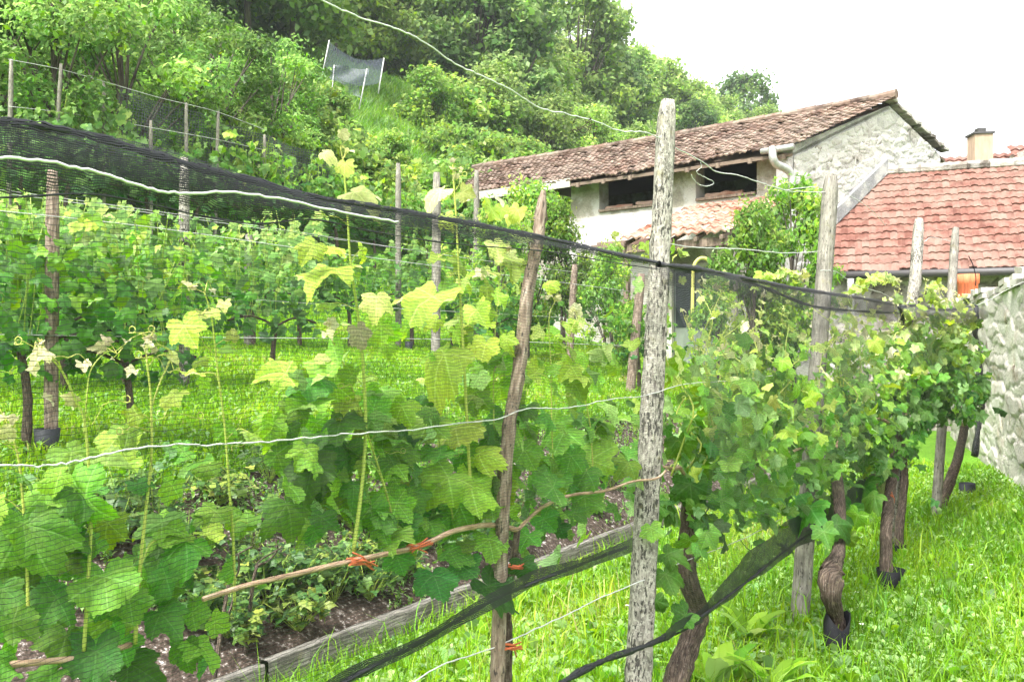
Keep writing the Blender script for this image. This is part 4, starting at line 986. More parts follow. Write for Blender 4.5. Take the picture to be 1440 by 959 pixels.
# broad dock plants in the corner
def dock(loc, label, seed, h=0.3, n=11):
    random.seed(seed); r = thing('dock_plant', label, 'plant', loc, 'broad weeds under the vines'); lm = MB()
    for k in range(n):
        a = k * 2.4 + random.uniform(-.3, .3); L = h * random.uniform(0.7, 1.15); W = L * random.uniform(0.14, 0.2); el = random.uniform(0.7, 1.35)
        rows = []
        for i in range(8):
            f = i / 7; wv = W * math.sin(math.pi * (0.08 + 0.92 * f) ** 0.8) * (1 if i < 7 else 0.02)
            cc = Vector((math.cos(a) * math.cos(el) * L * f + math.cos(a) * 0.35 * L * f * f, math.sin(a) * math.cos(el) * L * f + math.sin(a) * 0.35 * L * f * f, math.sin(el) * L * f - 0.28 * L * f ** 3))
            sd_ = Vector((-math.sin(a), math.cos(a), 0)); rip = 0.12 * W * math.sin(i * 2.1 + k)
            rows.append([loc + cc + sd_ * wv + UP * (0.2 * wv + rip), loc + cc, loc + cc - sd_ * wv + UP * (0.2 * wv - rip)])
        lm.grid(np.array([[tuple(q) for q in rw] for rw in rows]), rnd=random.random(), age=random.uniform(0.35, 0.85))
    lm.build('foliage', 'weed_leaf', r)
for i, (px, py, lab) in enumerate([(1010, 975, 'tall dock plant with upright strap leaves under the rolled net edge'), (1085, 985, 'broad dock plant between the leaning trunk and the pale post'), (1050, 905, 'small dock plant behind the leaning gnarled trunk')]):
    Y = CAMH * F / (py - HY); dock(at(px, py, Y) + Vector((0, 0, 0)), lab, 50 + i, 0.28 if i < 4 else 0.2)
random.seed(21)

# ------------------------------------------------------------------ rows behind: posts, vines, wires
def back_vine(seed, h_tr, top, width, nleaf, size, ages, depth=0.25):
    random.seed(seed)
    tr, lm, sm = MB(), MB(), MB()
    tr.tube(smooth_path([Vector((0, 0, -0.1)), Vector((0.02, 0, h_tr * 0.5)), Vector((-0.02, 0.01, h_tr))], 5), [0.035 - 0.001 * i for i in range(11)], 8, wob=0.12)
    for sgn in (-1, 1):
        tr.tube(smooth_path([Vector((-0.02, 0.01, h_tr)), Vector((sgn * width * 0.25, 0, h_tr + 0.1)), Vector((sgn * width * 0.5, 0, h_tr + 0.05))], 5), 0.012, 6, wob=0.1)
    for k in range(10):
        x = random.uniform(-0.5, 0.5) * width
        hh = h_tr + (top - h_tr) * random.uniform(0.7, 1.1)
        P = smooth_path([Vector((x, 0, h_tr + 0.05)), Vector((x + random.gauss(0, .06), random.gauss(0, .06), (h_tr + hh) / 2)), Vector((x + random.gauss(0, .12), random.gauss(0, .1), hh))], 5)
        sm.tube(P, 0.004, 5, age=0.5, cap=False)
        for j in range(6):
            rand_leaf(lm, LOD1, P[-1 - j] + rv(0.04), size * random.uniform(0.4, 0.8), ages[1] + random.gauss(0.05, 0.08), face=Vector((0, -1, 0)))
    for k in range(nleaf):
        f = random.betavariate(1.4, 1.6)
        p = Vector((random.uniform(-0.5, 0.5) * width + random.gauss(0, 0.08), random.gauss(0, depth * (1.1 - 0.5 * f)), h_tr - 0.12 + (top - h_tr + 0.05) * f))
        rand_leaf(lm, LOD1, p, size * random.uniform(0.6, 1.2), ages[0] + (ages[1] - ages[0]) * f + random.gauss(0, 0.12), face=Vector((0, -1, 0)))
    return tr, sm, lm
ROWANG = math.atan2(UY, UX)
bv = [(201, 0.62, 1.55, 1.3, 215, 0.095, (0.08, 0.52)), (202, 0.6, 1.75, 1.2, 200, 0.10, (0.1, 0.6)), (203, 0.65, 1.5, 1.4, 240, 0.095, (0.05, 0.48))]
bprotos = []
GB = 'grapevines in the rows up the slope'
def put_vine(i, d, s, label, sc=1.0):
    loc = ds(d, s, zg(d))
    k = i % 3
    if len(bprotos) <= k:
        tr, sm, lm = back_vine(*bv[k])
        ca, sa = math.cos(ROWANG), math.sin(ROWANG)
        r = thing('grapevine', label, 'grapevine', (0, 0, 0), GB)
        tr.build('trunk', 'vine_bark', r); sm.build('shoot', 'stem', r); lm.build('leaves', 'vine_leaf_plain', r)
        r.location = loc; r.rotation_euler = (0, 0, ROWANG); r.scale = (sc, sc, sc); bprotos.append(r)
    else:
        dup(bprotos[k], loc, ROWANG + (math.pi if random.random() < 0.5 else 0), sc, label)
bi = 0
rows_txt = {'B': 'first row up the slope', 'C': 'second row up the slope', 'D': 'third row, atop the lawn', 'E': 'upper terrace row'}
plan = {'B': (4.8, [40, 175, 905]), 'C': (6.5, [-20, 90, 180, 258, 390, 700]), 'D': (9.0, [60, 150, 235, 350, 420, 482, 575, 640, 720, 790, 850]), 'E': (13.0, [30, 90, 150, 210, 280, 345, 410, 470, 530, 600, 660])}
for rk, (d, pxs) in plan.items():
    for n_, px in enumerate(pxs):
        put_vine(bi, d + random.gauss(0, 0.05), s_of(px, d), f'leafy grapevine, {order[n_]} toward the barn in the {rows_txt[rk]}', {'B': 0.85, 'C': 0.95, 'D': 1.05, 'E': 1.25}[rk] * random.uniform(0.9, 1.1)); bi += 1
GP = 'posts in the rows up the slope'
def back_post(px, d, top_py, r, label, mat='post_wood_grey', lean=0):
    s = s_of(px, d); b = ds(d, s, zg(d)); Y = b.y
    t_ = at(px + lean, top_py, Y)
    return post(b, t_, r, mat, label, rings=12, bark_n=10, group=GP)
back_post(72, 4.8, 240, 0.035, 'dark post of the first row up the slope, hung with a black drip cup', 'stake_bark', 2)
back_post(612, 4.8, 243, 0.040, 'pale grey post of the first row, seen through the net beneath the pale leaf', lean=2)
back_post(886, 4.8, 385, 0.055, 'thick brown post close behind the tall speckled post', 'stake_bark', 16)
back_post(259, 6.5, 222, 0.045, 'grey post of the second row topped with lichen', 'post_wood')
back_post(800, 6.5, 372, 0.05, 'mossy dark post under the bush before the barn', 'stake_bark', 8)
back_post(350, 9.0, 330, 0.06, 'short stout post at the top of the lawn')
back_post(560, 9.0, 230, 0.045, 'grey post before the hillside below the tall shoots')
back_post(670, 9.0, 240, 0.05, 'thin post at the end of the barn roof')
back_post(1034, 4.6, 345, 0.04, 'thin grey post before the leafy shrub at the porch', 'post_wood_grey')
for px, top, lean, lab in [(72, 90, 14, 'leaning bleached post of the upper terrace'), (146, 115, 0, 'straight bleached post of the upper terrace beside the leaning one'), (262, 145, 0, 'short bleached post of the upper terrace before a dark net'), (302, 157, 5, 'tall bleached post of the upper terrace below the fruit trees'), (372, 190, 0, 'thin dark post at the end of the terrace net'), (212, 170, 0, 'half-hidden grey post of the upper terrace net'), (12, 84, 4, 'bleached post of the upper terrace at the uphill end')]:
    back_post(px, 13.0, top, 0.031, lab, 'post_wood_grey', lean)
def wire3(pts, r, label, mat='wire_grey', name='trellis_wire', group='wires of the rows up the slope', cat='wire'):
    mb = MB(); mb.tube(smooth_path(pts, 6), r, 5); return tag(mb.build(name, mat), label, cat, group)
for d, hs_, rt in ((4.8, (0.62, 1.25), 'first row'), (6.5, (0.8, 1.45), 'second row'), (9.0, (0.75, 1.5), 'third row')):
    for h, ht in zip(hs_, ('lower', 'upper')):
        S = [s_of(-60, d), s_of(200, d), s_of(420, d), s_of(650, d), s_of(880, d)]
        wire3([ds(d - 0.05, s, zg(d) + h + random.gauss(0, 0.02)) for s in S], 0.0025 if d < 8 else 0.0035, f'thin {ht} wire of the {rt} up the slope')
S = [s_of(p, 13.0) for p in (12, 85, 146, 225, 303, 375)]
for py_pts, lab in (((84, 98, 115, 138, 157, 184), 'upper wire strung along the bleached terrace posts'), ((150, 158, 168, 182, 196, 212), 'lower wire strung along the bleached terrace posts')):
    wire3([fp(px, py, 12.93) for px, py in zip((12, 85, 146, 225, 303, 375), py_pts)], 0.0055, lab)
wire3([fp(85, 470, 6.3), fp(150, 465, 6.3), fp(215, 466, 6.3), fp(260, 456, 6.3)], 0.010, 'black irrigation hose slung low along the second row', 'black_plastic', 'irrigation_hose', None, 'hose')
c = ds(4.75, s_of(66, 4.75), zg(4.75)); cup((c.x, c.y, c.z + 0.02), 0.055, 0.065, 0.11, 'black drip cup at the foot of the dark first-row post', 'black_plastic_grey', name='plastic_pot')
c = ds(8.6, s_of(575, 8.6), zg(8.6)); cup((c.x, c.y, c.z), 0.05, 0.06, 0.16, 'small dark guard at the top of the lawn beneath the pale leaf', 'black_plastic_grey')
# terrace net behind the upper row
tn = thing('bird_net', 'dark green-grey net stretched between the bleached terrace posts', 'net', fp(290, 250, 13.3), 'nets up the slope')
V = np.zeros((8, 30, 3)); L = np.zeros((8, 30, 3))
for j in range(30):
    px = 165 + 300 * j / 29; s = s_of(px, 13.25)
    p0 = ds(13.25, s, zg(13.25) + 0.2); p1 = fp(px, 122 + (px - 165) * 0.33, 13.25)
    for i in range(8):
        p = p0.lerp(p1, i / 7) + TOCAM * 0.1 * math.sin(i + j * 0.7); V[i, j] = p; L[i, j] = (s, p.z, 0)
mb = MB(); mb.grid(V, L); mb.build('mesh_panel', 'net_far', tn)
# hail net on the hill
hn = thing('hail_net', 'blue-grey hail net drooping from slim poles on the hillside clearing', 'net', at(500, 150, 33))
Yh = 33
quad = [(462, 58), (540, 82), (532, 118), (455, 92)]
V = np.zeros((8, 10, 3)); L = np.zeros((8, 10, 3))
for i in range(8):
    for j in range(10):
        a = at(*np.array(quad[0]) + (np.array(quad[1]) - quad[0]) * j / 9, Yh + 1.5 * j / 9); b = at(*np.array(quad[3]) + (np.array(quad[2]) - quad[3]) * j / 9, Yh - 2 + 1.5 * j / 9)
        p = a.lerp(b, i / 7) + Vector((0, 0, -0.35 * math.sin(math.pi * j / 9) - 0.2 * math.sin(math.pi * i / 7))); V[i, j] = p; L[i, j] = (p.x, p.z + p.y, 0)
mb = MB(); mb.grid(V, L); mb.build('mesh_panel', 'net_hail', hn)
V = np.zeros((6, 8, 3)); L = np.zeros((6, 8, 3))
for i in range(6):
    for j in range(8):
        a = at(470 + 46 * j / 7, 92 + 6 * j / 7, Yh - 2); b = at(466 + 40 * j / 7, 112 + 26 * j / 7, Yh - 2.2)
        p = a.lerp(b, i / 5) + TOCAM * 0.15 * math.sin(i * 1.2 + j); V[i, j] = p; L[i, j] = (p.x, p.z, 0)
mb = MB(); mb.grid(V, L); mb.build('side_panel', 'net_hail', hn)
for (x0, y0, x1, y1) in ((463, 57, 453, 95), (516, 97, 505, 142), (540, 82, 532, 120), (470, 92, 466, 130)):
    a, b = at(x0, y0, Yh - 1), at(x1, y1 + 12, Yh - 1.3)
    mb = MB(); mb.tube([a, a.lerp(b, .5), b], 0.022, 7); mb.build('pole', 'wire_grey', hn)

# ------------------------------------------------------------------ trees
def tree_meshes(seed, H, crown_r, trunk_h, n_leaf, leaf, n_clump, shape='round', limbs=9, aspect=0.6, trunk_r=0.12, cs=1.0):
    g = np.random.default_rng(seed); random.seed(seed)
    tr, cr = MB(), MB()
    lean = Vector((g.normal(0, .04), g.normal(0, .04), 0)) * H
    spine = [Vector((0, 0, -0.6)), Vector((0, 0, trunk_h * .5)) + lean * .15, Vector((0, 0, trunk_h)) + lean * .4, Vector((0, 0, H * .72)) + lean * .8, Vector((0, 0, H * .92)) + lean]
    sp = smooth_path(spine, 5); tr.tube(sp, [trunk_r * (1.15 - 0.95 * i / len(sp)) for i in range(len(sp))], 8, wob=0.08)
    clumps = []
    for k in range(n_clump):
        f = (k + g.random()) / n_clump
        z = trunk_h * 0.8 + (H - trunk_h * 0.8) * f
        if shape == 'round': rad = crown_r * math.sin(math.pi * (0.16 + 0.78 * f)) ** 0.7
        elif shape == 'cone': rad = crown_r * (1.05 - f) ** 0.8
        else: rad = crown_r * (0.5 + 0.5 * math.sin(math.pi * (0.3 + 0.6 * f)))
        a = g.uniform(0, 6.283) ; rr = rad * math.sqrt(g.uniform(0.15, 1.0))
        c = Vector((rr * math.cos(a), rr * math.sin(a), z)) + lean * f
        clumps.append((c, crown_r * g.uniform(0.22, 0.42) * cs, g.uniform(-0.32, 0.32)))
    for c, r, _ in sorted(clumps, key=lambda q: -q[0].length)[:limbs * 2]:
        b = sp[min(len(sp) - 1, max(2, int(len(sp) * min(0.95, (c.z / H) * random.uniform(0.55, 0.8)))))]
        tr.tube(smooth_path([b, b.lerp(c, .5) + Vector((0, 0, 0.05 * H)) * random.uniform(-.5, 1), c], 4), [trunk_r * 0.42 - trunk_r * 0.038 * i for i in range(9)], 5, wob=0.05, cap=False)
    w = np.array([r ** 2 for _, r, _ in clumps]); w /= w.sum()
    idx = g.choice(len(clumps), n_leaf, p=w)
    C = np.array([tuple(c) for c, _, _ in clumps])[idx]; R = np.array([r for _, r, _ in clumps])[idx]; T = np.array([t_ for _, _, t_ in clumps])[idx]
    dirs = g.normal(0, 1, (n_leaf, 3)); dirs /= np.linalg.norm(dirs, axis=1)[:, None]; dirs[:, 2] *= 0.8
    rad = R * g.uniform(0.25, 1.0, n_leaf) ** 0.5 * (1 + 0.25 * g.normal(0, 1, n_leaf))
    P = C + dirs * rad[:, None]
    nrm = dirs * 0.5 + np.array([0, 0, 0.55]) + g.normal(0, 0.55, (n_leaf, 3)); nrm /= np.linalg.norm(nrm, axis=1)[:, None]
    tip = g.normal(0, 1, (n_leaf, 3)) + np.array([0, 0, -0.35]); tip -= nrm * (tip * nrm).sum(1)[:, None]; tip /= np.maximum(np.linalg.norm(tip, axis=1), 1e-6)[:, None]
    rt = np.cross(tip, nrm)
    L = leaf * g.uniform(0.6, 1.35, n_leaf)[:, None]; W = L * aspect * g.uniform(0.7, 1.2, n_leaf)[:, None]
    V = np.zeros((n_leaf, 4, 3))
    V[:, 0] = P - tip * L * .5; V[:, 1] = P + rt * W * .5 + nrm * W * .18 + tip * L * g.uniform(-.15, .15, (n_leaf, 1)); V[:, 2] = P + tip * L * .5 - nrm * L * .12; V[:, 3] = P - rt * W * .5 + nrm * W * .18 + tip * L * g.uniform(-.15, .15, (n_leaf, 1))
    base = np.arange(n_leaf)[:, None] * 4
    age = np.clip(0.5 + T + g.normal(0, 0.17, n_leaf), 0, 1)
    cr.add(V.reshape(-1, 3), quads=base + np.array([[0, 1, 2, 3]]), rnd=np.repeat(g.random(n_leaf), 4), age=np.repeat(age, 4))
    return tr, cr
class Species:
    def __init__(self, name, cat, group, leafmat, variants, crownname='crown'):
        self.name, self.cat, self.group, self.mat, self.var, self.crown = name, cat, group, leafmat, variants, crownname
        self.protos = {}; self.n = 0
    def place(self, loc, sc, label, k=None, rz=None):
        k = (self.n if k is None else k) % len(self.var); self.n += 1
        rz = random.uniform(0, 6.28) if rz is None else rz
        if k not in self.protos:
            tr, cr = tree_meshes(**self.var[k])
            st = random.getstate()
            r = thing(self.name, label, self.cat, (0, 0, 0), self.group)
            tr.build('trunk', 'tree_bark', r); cr.build(self.crown, self.mat, r)
            r.location = loc; r.rotation_euler = (0, 0, rz); r.scale = sc if hasattr(sc, '__len__') else (sc, sc, sc); self.protos[k] = r; random.setstate(st)
            return r
        return dup(self.protos[k], loc, rz, sc, label)

orchard = Species('fruit_tree', 'tree', 'fruit trees on the terrace above the vines', 'orchard_leaf',
    [dict(seed=301, H=5.2, crown_r=2.0, trunk_h=1.3, n_leaf=8500, leaf=0.15, n_clump=30, trunk_r=0.10, aspect=0.55, cs=0.8),
     dict(seed=302, H=5.8, crown_r=1.8, trunk_h=1.2, n_leaf=8500, leaf=0.14, n_clump=32, trunk_r=0.10, aspect=0.55, shape='tall', cs=0.8),
     dict(seed=303, H=4.6, crown_r=2.1, trunk_h=1.0, n_leaf=8500, leaf=0.16, n_clump=28, trunk_r=0.09, aspect=0.5, cs=0.8)])
fd = Species('forest_tree', 'tree', 'dark trees of the hillside wood', 'forest_dark',
    [dict(seed=311, H=10, crown_r=3.6, trunk_h=2.5, n_leaf=8000, leaf=0.42, n_clump=40, trunk_r=0.2, aspect=0.75),
     dict(seed=312, H=12, crown_r=3.3, trunk_h=2.5, n_leaf=8500, leaf=0.40, n_clump=44, trunk_r=0.2, shape='tall', aspect=0.75)])
fm = Species('forest_tree', 'tree', 'mid-green trees of the hillside wood', 'forest_mid',
    [dict(seed=313, H=9, crown_r=3.7, trunk_h=2.0, n_leaf=8500, leaf=0.40, n_clump=42, trunk_r=0.18, aspect=0.75),
     dict(seed=314, H=11, crown_r=3.4, trunk_h=2.4, n_leaf=8500, leaf=0.38, n_clump=46, trunk_r=0.18, shape='tall', aspect=0.75)])
fl = Species('forest_tree', 'tree', 'light green trees of the hillside wood', 'forest_light',
    [dict(seed=315, H=8, crown_r=3.4, trunk_h=1.5, n_leaf=8500, leaf=0.36, n_clump=44, trunk_r=0.15, aspect=0.75),
     dict(seed=316, H=9.5, crown_r=3.0, trunk_h=1.8, n_leaf=8000, leaf=0.36, n_clump=42, trunk_r=0.15, shape='tall', aspect=0.75)])
bush = Species('hillside_bush', 'bush', 'bushes on the grassy hillside', 'bush_leaf',
    [dict(seed=321, H=1.9, crown_r=1.25, trunk_h=0.3, n_leaf=4200, leaf=0.17, n_clump=26, trunk_r=0.05, aspect=0.65),
     dict(seed=322, H=2.4, crown_r=1.1, trunk_h=0.3, n_leaf=4200, leaf=0.16, n_clump=28, trunk_r=0.05, aspect=0.6),
     dict(seed=323, H=1.5, crown_r=1.4, trunk_h=0.2, n_leaf=4200, leaf=0.18, n_clump=26, trunk_r=0.05, aspect=0.7)], 'foliage')
random.seed(77)
todo = []        # species, px, d, scale, extra text
for d, pxs in ((14.6, (-30, 70, 185, 300, 400)), (16.8, (10, 120, 235, 345, 440)), (19.0, (-30, 60, 150, 250, 350)), (22.5, (0, 95, 190, 290))):
    for px in pxs: 
        px = px + random.uniform(-14, 14); d = d + random.uniform(-.4, .4)
        ty = float(np.interp(px, [150, 230, 300, 380, 420], [-70, -40, 12, 62, 95])) + random.uniform(0, 35)
        if px > 405: continue
        Yt = d * NY + s_of(px, d) * UY
        sc = (CAMH + Yt * (HY - ty) / F - zg(d)) / 5.3
        if sc > 0.42: todo.append((orchard, px, d, min(sc, 1.12)))
for d, step in ((24, 80), (29, 62), (34, 56), (39.5, 50)):
    px = -40 + random.uniform(0, 30)
    while px < 1085:
        q = px + random.uniform(-14, 14)
        clear = (420 < q < 660 and d < 32) or (q < 420 and d < 26)
        if not clear:
            rnd = random.random()
            if d < 26: sp = fl if rnd < 0.6 else fm
            elif 340 < q < 470: sp = fd if rnd < 0.4 else fm
            else: sp = fd if rnd < 0.20 else fm if rnd < 0.58 else fl
            todo.append((sp, q, d + random.uniform(-1.2, 1.2), random.uniform(0.75, 1.1) * (0.62 if d < 26 else 0.9)))
        px += step * random.uniform(0.8, 1.2) * (0.72 if px > 700 else 1)
for k in range(70):
    px = random.uniform(380, 1000); d = random.uniform(16.5, 29) if px < 660 else random.uniform(17, 25)
    if px < 450 and d > 20: continue
    if 425 < px < 580 and (d > 18.5 or random.random() < 0.4): continue
    todo.append((bush, px, d, random.uniform(0.6, 1.25)))
for px, d, sc in ((600, 24, 1.2), (645, 25, 1.6), (545, 17.0, 0.8), (600, 15.5, 1.1), (640, 15.2, 1.1), (480, 15.2, 1.1), (430, 14.6, 1.0), (520, 14.8, 0.9), (555, 14.2, 0.8), (400, 15.8, 1.1), (450, 17.5, 1.0), (690, 18, 1.3), (740, 19, 1.3)):
    todo.append((bush, px, d, sc))
BARN_S = (11.5, 24)
bygrp = {}
for sp, px, d, sc in todo:
    s = s_of(px, d)
    if d < 18.5 and BARN_S[0] < s < BARN_S[1] and px > 655: continue
    bygrp.setdefault(id(sp), []).append((sp, px, d, s, sc))
tone = {id(orchard): 'bright green fruit tree', id(fd): 'dark green woodland tree', id(fm): 'mid-green woodland tree', id(fl): 'light green woodland tree', id(bush): 'yellow-green hillside bush'}
def zone(spid, px, d):
    if spid == id(orchard): return ('in the lowest orchard line' if d < 15.7 else 'in the second orchard line' if d < 17.9 else 'in the third orchard line' if d < 20.8 else 'in the topmost orchard line')
    if spid == id(bush):
        return ('low on the bank' if d < 17 else 'halfway up' if d < 22.5 else 'high up') + (' before the hail net' if px < 560 else ' above the barn roof' if px > 700 else ' below the tall wood')
    band = 'on the front edge' if d < 26.5 else 'in its second rank' if d < 31.5 else 'in its third rank' if d < 37 else 'on the skyline'
    return band + (' above the fruit trees' if px < 440 else ' behind the hail net' if px < 660 else ' above the barn')
for spid, lst in bygrp.items():
    zc = {}
    for sp, px, d, s, sc in sorted(lst, key=lambda q: q[1]):
        z_ = zone(spid, px, d); zc[z_] = zc.get(z_, 0) + 1
        lab = f'{tone[spid]} {z_}, {order[min(zc[z_], 20) - 1]} toward the barn'
        assert len(lab.replace('-', ' ').split()) <= 17, lab
        sp.place(ds(d, s, zg(d) - 0.1), sc, lab)
for px, py, sc, lab in ((925, 92, 0.85, 'skyline woodland tree sloping down toward the tall speckled post'), (955, 108, 0.8, 'skyline woodland tree just behind the top of the tall speckled post'), (900, 100, 0.8, 'rounded woodland tree under the skyline before the tall speckled post'), (880, 130, 0.75, 'bushy woodland tree low over the barn roof ridge'), (975, 128, 0.75, 'skyline woodland tree just past the top of the tall speckled post')):
    p = at(px, py, 76); (fl if px % 2 else fm).place(p - Vector((0, 0, (8.0 if px % 2 else 9.0) * sc)), sc, lab, 0)
# the lone treetop on the far skyline
p = at(1046, 168, 95); fd.place(p - Vector((0, 0, 6.5)), 1.05, 'lone dark treetop poking above the far skyline over the barn roof', 0)
for px, py, sc, lab in ((1075, 178, 0.6, 'small light treetop on the far skyline past the lone dark treetop'), (1015, 172, 0.75, 'pale treetop on the far skyline just before the lone dark treetop'), (985, 160, 0.75, 'light green treetop on the far skyline behind the tall speckled post')):
    p = at(px, py, 88); fl.place(p - Vector((0, 0, 5.2 * sc)), sc, lab, 0)
# shrubs by the barn
shrub = Species('garden_shrub', 'shrub', 'shrubs before the old barn', 'bush_leaf',
    [dict(seed=331, H=3.4, crown_r=0.95, trunk_h=0.5, n_leaf=6500, leaf=0.13, n_clump=40, trunk_r=0.05, shape='tall'), dict(seed=332, H=2.8, crown_r=1.0, trunk_h=0.4, n_leaf=6000, leaf=0.12, n_clump=34, trunk_r=0.05)], 'foliage')
def put_shrub(px, top_py, Y, k, label, sc, wid=0.7):
    b = at(px, 0, Y); z = zg_xy(b.x, b.y); H = shrub.var[k]['H']
    t_ = at(px, top_py, Y).z
    shrub.place(Vector((b.x, b.y, t_ - H * sc)), (sc * wid, sc * wid, sc), label, k)
put_shrub(1118, 258, 13.6, 0, 'tall light green shrub at the barn corner under the downpipe', 0.9)
put_shrub(1060, 298, 13.2, 1, 'spreading green shrub beside the porch door', 0.85)
put_shrub(742, 268, 13.8, 1, 'rounded green shrub before the far half of the barn', 0.85)
put_shrub(790, 296, 13.6, 1, 'lower green shrub behind the split stake top', 0.6)
put_shrub(700, 290, 13.2, 0, 'yellow-green shrub at the uphill end of the barn', 0.6)
put_shrub(860, 355, 12.5, 1, 'small shrub under the pale barn wall beside the mossy post', 0.6)
put_shrub(1010, 395, 10.8, 1, 'low shrub in front of the porch posts', 0.45)

# ------------------------------------------------------------------ buildings
def tile_roof(mb, A, B, C, D, rows, cols, amp=0.035, th=0.03, sag=0.0, jit=0.012, seed=1, clipf=None, sub=6):
    """pantile roof: A-B is the eave, D-C the ridge; courses overlap like real tiles"""
    A, B, C, D = (np.array(q, dtype=float) for q in (A, B, C, D))
    n = np.cross(B - A, D - A); n /= np.linalg.norm(n)
    if n[2] < 0: n = -n
    g = np.random.default_rng(seed)
    nx = cols * sub
    tone = g.random((rows, cols))
    jj = g.normal(0, jit, (rows, cols))
    def P(u, v): return (A * (1 - u) + B * u) * (1 - v) + (D * (1 - u) + C * u) * v
    for r in range(rows):
        v0, v1 = r / rows, (r + 1.12) / rows
        for c in range(cols):
            um = (c + .5) / cols
            if clipf is not None and not clipf(um, (r + .5) / rows): continue
            V = np.zeros((3, sub + 1, 3))
            for k in range(sub + 1):
                u = (c + k / sub) / cols
                wv = amp * (0.5 - 0.5 * math.cos(2 * math.pi * k / sub)) 
                sg = -sag * math.sin(math.pi * min(max(u, 0), 1)) * (0.4 + 0.6 * math.sin(math.pi * 0.5 * (1 - v0)))
                j0 = jj[r, c]
                top = P(u, min(v1, 1.0)) + n * (wv + 0.004) + np.array([0, 0, sg])
                low = P(u, v0 + j0 * 0.3) + n * (wv + th + j0 * 0.4) + np.array([0, 0, sg])
                V[0, k] = low - n * th * 0.95; V[1, k] = low; V[2, k] = top
            mb.grid(V, rnd=tone[r, c])
def stones(mb, O, U, W, N, width, height, size=(0.16, 0.4), ch=(0.09, 0.18), proud=0.03, mask=None, seed=3, gap=0.012):
    O, U, W, N = (np.array(q, dtype=float) for q in (O, U, W, N))
    g = np.random.default_rng(seed); v = 0.0
    while v < height:
        h = g.uniform(*ch); u = -g.uniform(0, size[0])
        while u < width:
            wd = g.uniform(*size) * (0.7 + 2 * h)
            if mask is None or mask(u + wd / 2, v + h / 2):
                a, b, c, d = u + gap, min(u + wd, width + 0.05) - gap, v + gap, v + h - gap
                j = lambda: g.normal(0, 0.014)
                pr = proud * g.uniform(0.4, 1.3)
                cor = [(a + j(), c + j()), ((a + b) / 2 + j(), c + j()), (b + j(), c + j()), (b + j(), (c + d) / 2 + j()), (b + j(), d + j()), ((a + b) / 2 + j(), d + j()), (a + j(), d + j()), (a + j(), (c + d) / 2 + j())]
                cu, cv = (a + b) / 2, (c + d) / 2
                V = [O + U * x + W * y for x, y in cor]
                V += [O + U * (cu + (x - cu) * 0.82) + W * (cv + (y - cv) * 0.78) + N * pr * g.uniform(0.8, 1.1) for x, y in cor]
                V += [O + U * cu + W * cv + N * pr * 1.15]
                q = [(i, (i + 1) % 8, 8 + (i + 1) % 8, 8 + i) for i in range(8)]; t = [(8 + i, 8 + (i + 1) % 8, 16) for i in range(8)]
                mb.add(V, tris=t, quads=q, rnd=g.random())
            u += wd
        v += h

def rubble(mb, O, U, W, N, width, height, cell=(0.30, 0.13), proud=0.05, res=0.022, mask=None, seed=3, rough=0.012):
    O, U, W, N = (np.array(q, dtype=float) for q in (O, U, W, N))
    g = np.random.default_rng(seed)
    nu, nv = int(width / res) + 1, int(height / res) + 1
    k = int(width * height / (cell[0] * cell[1]))
    sx = g.uniform(-0.1, width + 0.1, k); sz = (np.floor(g.uniform(0, height / cell[1] + 1, k)) + g.normal(0.5, 0.22, k)) * cell[1]
    big = g.uniform(0.0, 0.06, k) ; hgt = g.uniform(0.25, 1.0, k); tx = g.normal(0, 0.16, k); tz = g.normal(0, 0.22, k)
    tone = g.random(k)
    uu = np.linspace(0, width, nu); vv = np.linspace(0, height, nv)
    wob = sum(a * np.sin(uu[None, :] * f1 + vv[:, None] * f2 + p) for a, f1, f2, p in ((0.02, 9, 7, 1), (0.012, 21, -17, 2), (0.008, 43, 37, 0.3)))
    Hh = np.zeros((nv, nu)); Tn = np.zeros((nv, nu))
    for i in range(nv):
        du = (uu[:, None] + wob[i][:, None] - sx[None, :]) / cell[0]; dz = (vv[i] + wob[i][:, None] * 0.7 - sz[None, :]) / cell[1]
        D = np.sqrt(du ** 2 + dz ** 2) - big[None, :] * 3
        part = np.partition(D, 1, axis=1)[:, :2]; id_ = D.argmin(1)
        gap = np.clip((part[:, 1] - part[:, 0]) / 0.22, 0, 1)
        ar = np.arange(nu)
        Hh[i] = proud * (gap ** 0.6) * (hgt[id_] + tx[id_] * du[ar, id_] + tz[id_] * dz[ar, id_]); Tn[i] = np.where(gap < 0.10, 0.0, 0.25 + 0.75 * tone[id_])
    Hh += g.normal(0, rough * 0.07, Hh.shape) + rough * np.sin(uu[None, :] * 3.1 + vv[:, None] * 2.3)
    V = O + uu[None, :, None] * U + vv[:, None, None] * W + Hh[..., None] * N
    i, j = np.meshgrid(np.arange(nv - 1), np.arange(nu - 1), indexing='ij')
    if mask is not None:
        ok = mask(uu[j] + res / 2, vv[i] + res / 2); i, j = i[ok], j[ok]
    q = np.stack([i * nu + j, i * nu + j + 1, (i + 1) * nu + j + 1, (i + 1) * nu + j], -1).reshape(-1, 4)
    mb.add(V.reshape(-1, 3), quads=q, rnd=Tn.ravel())

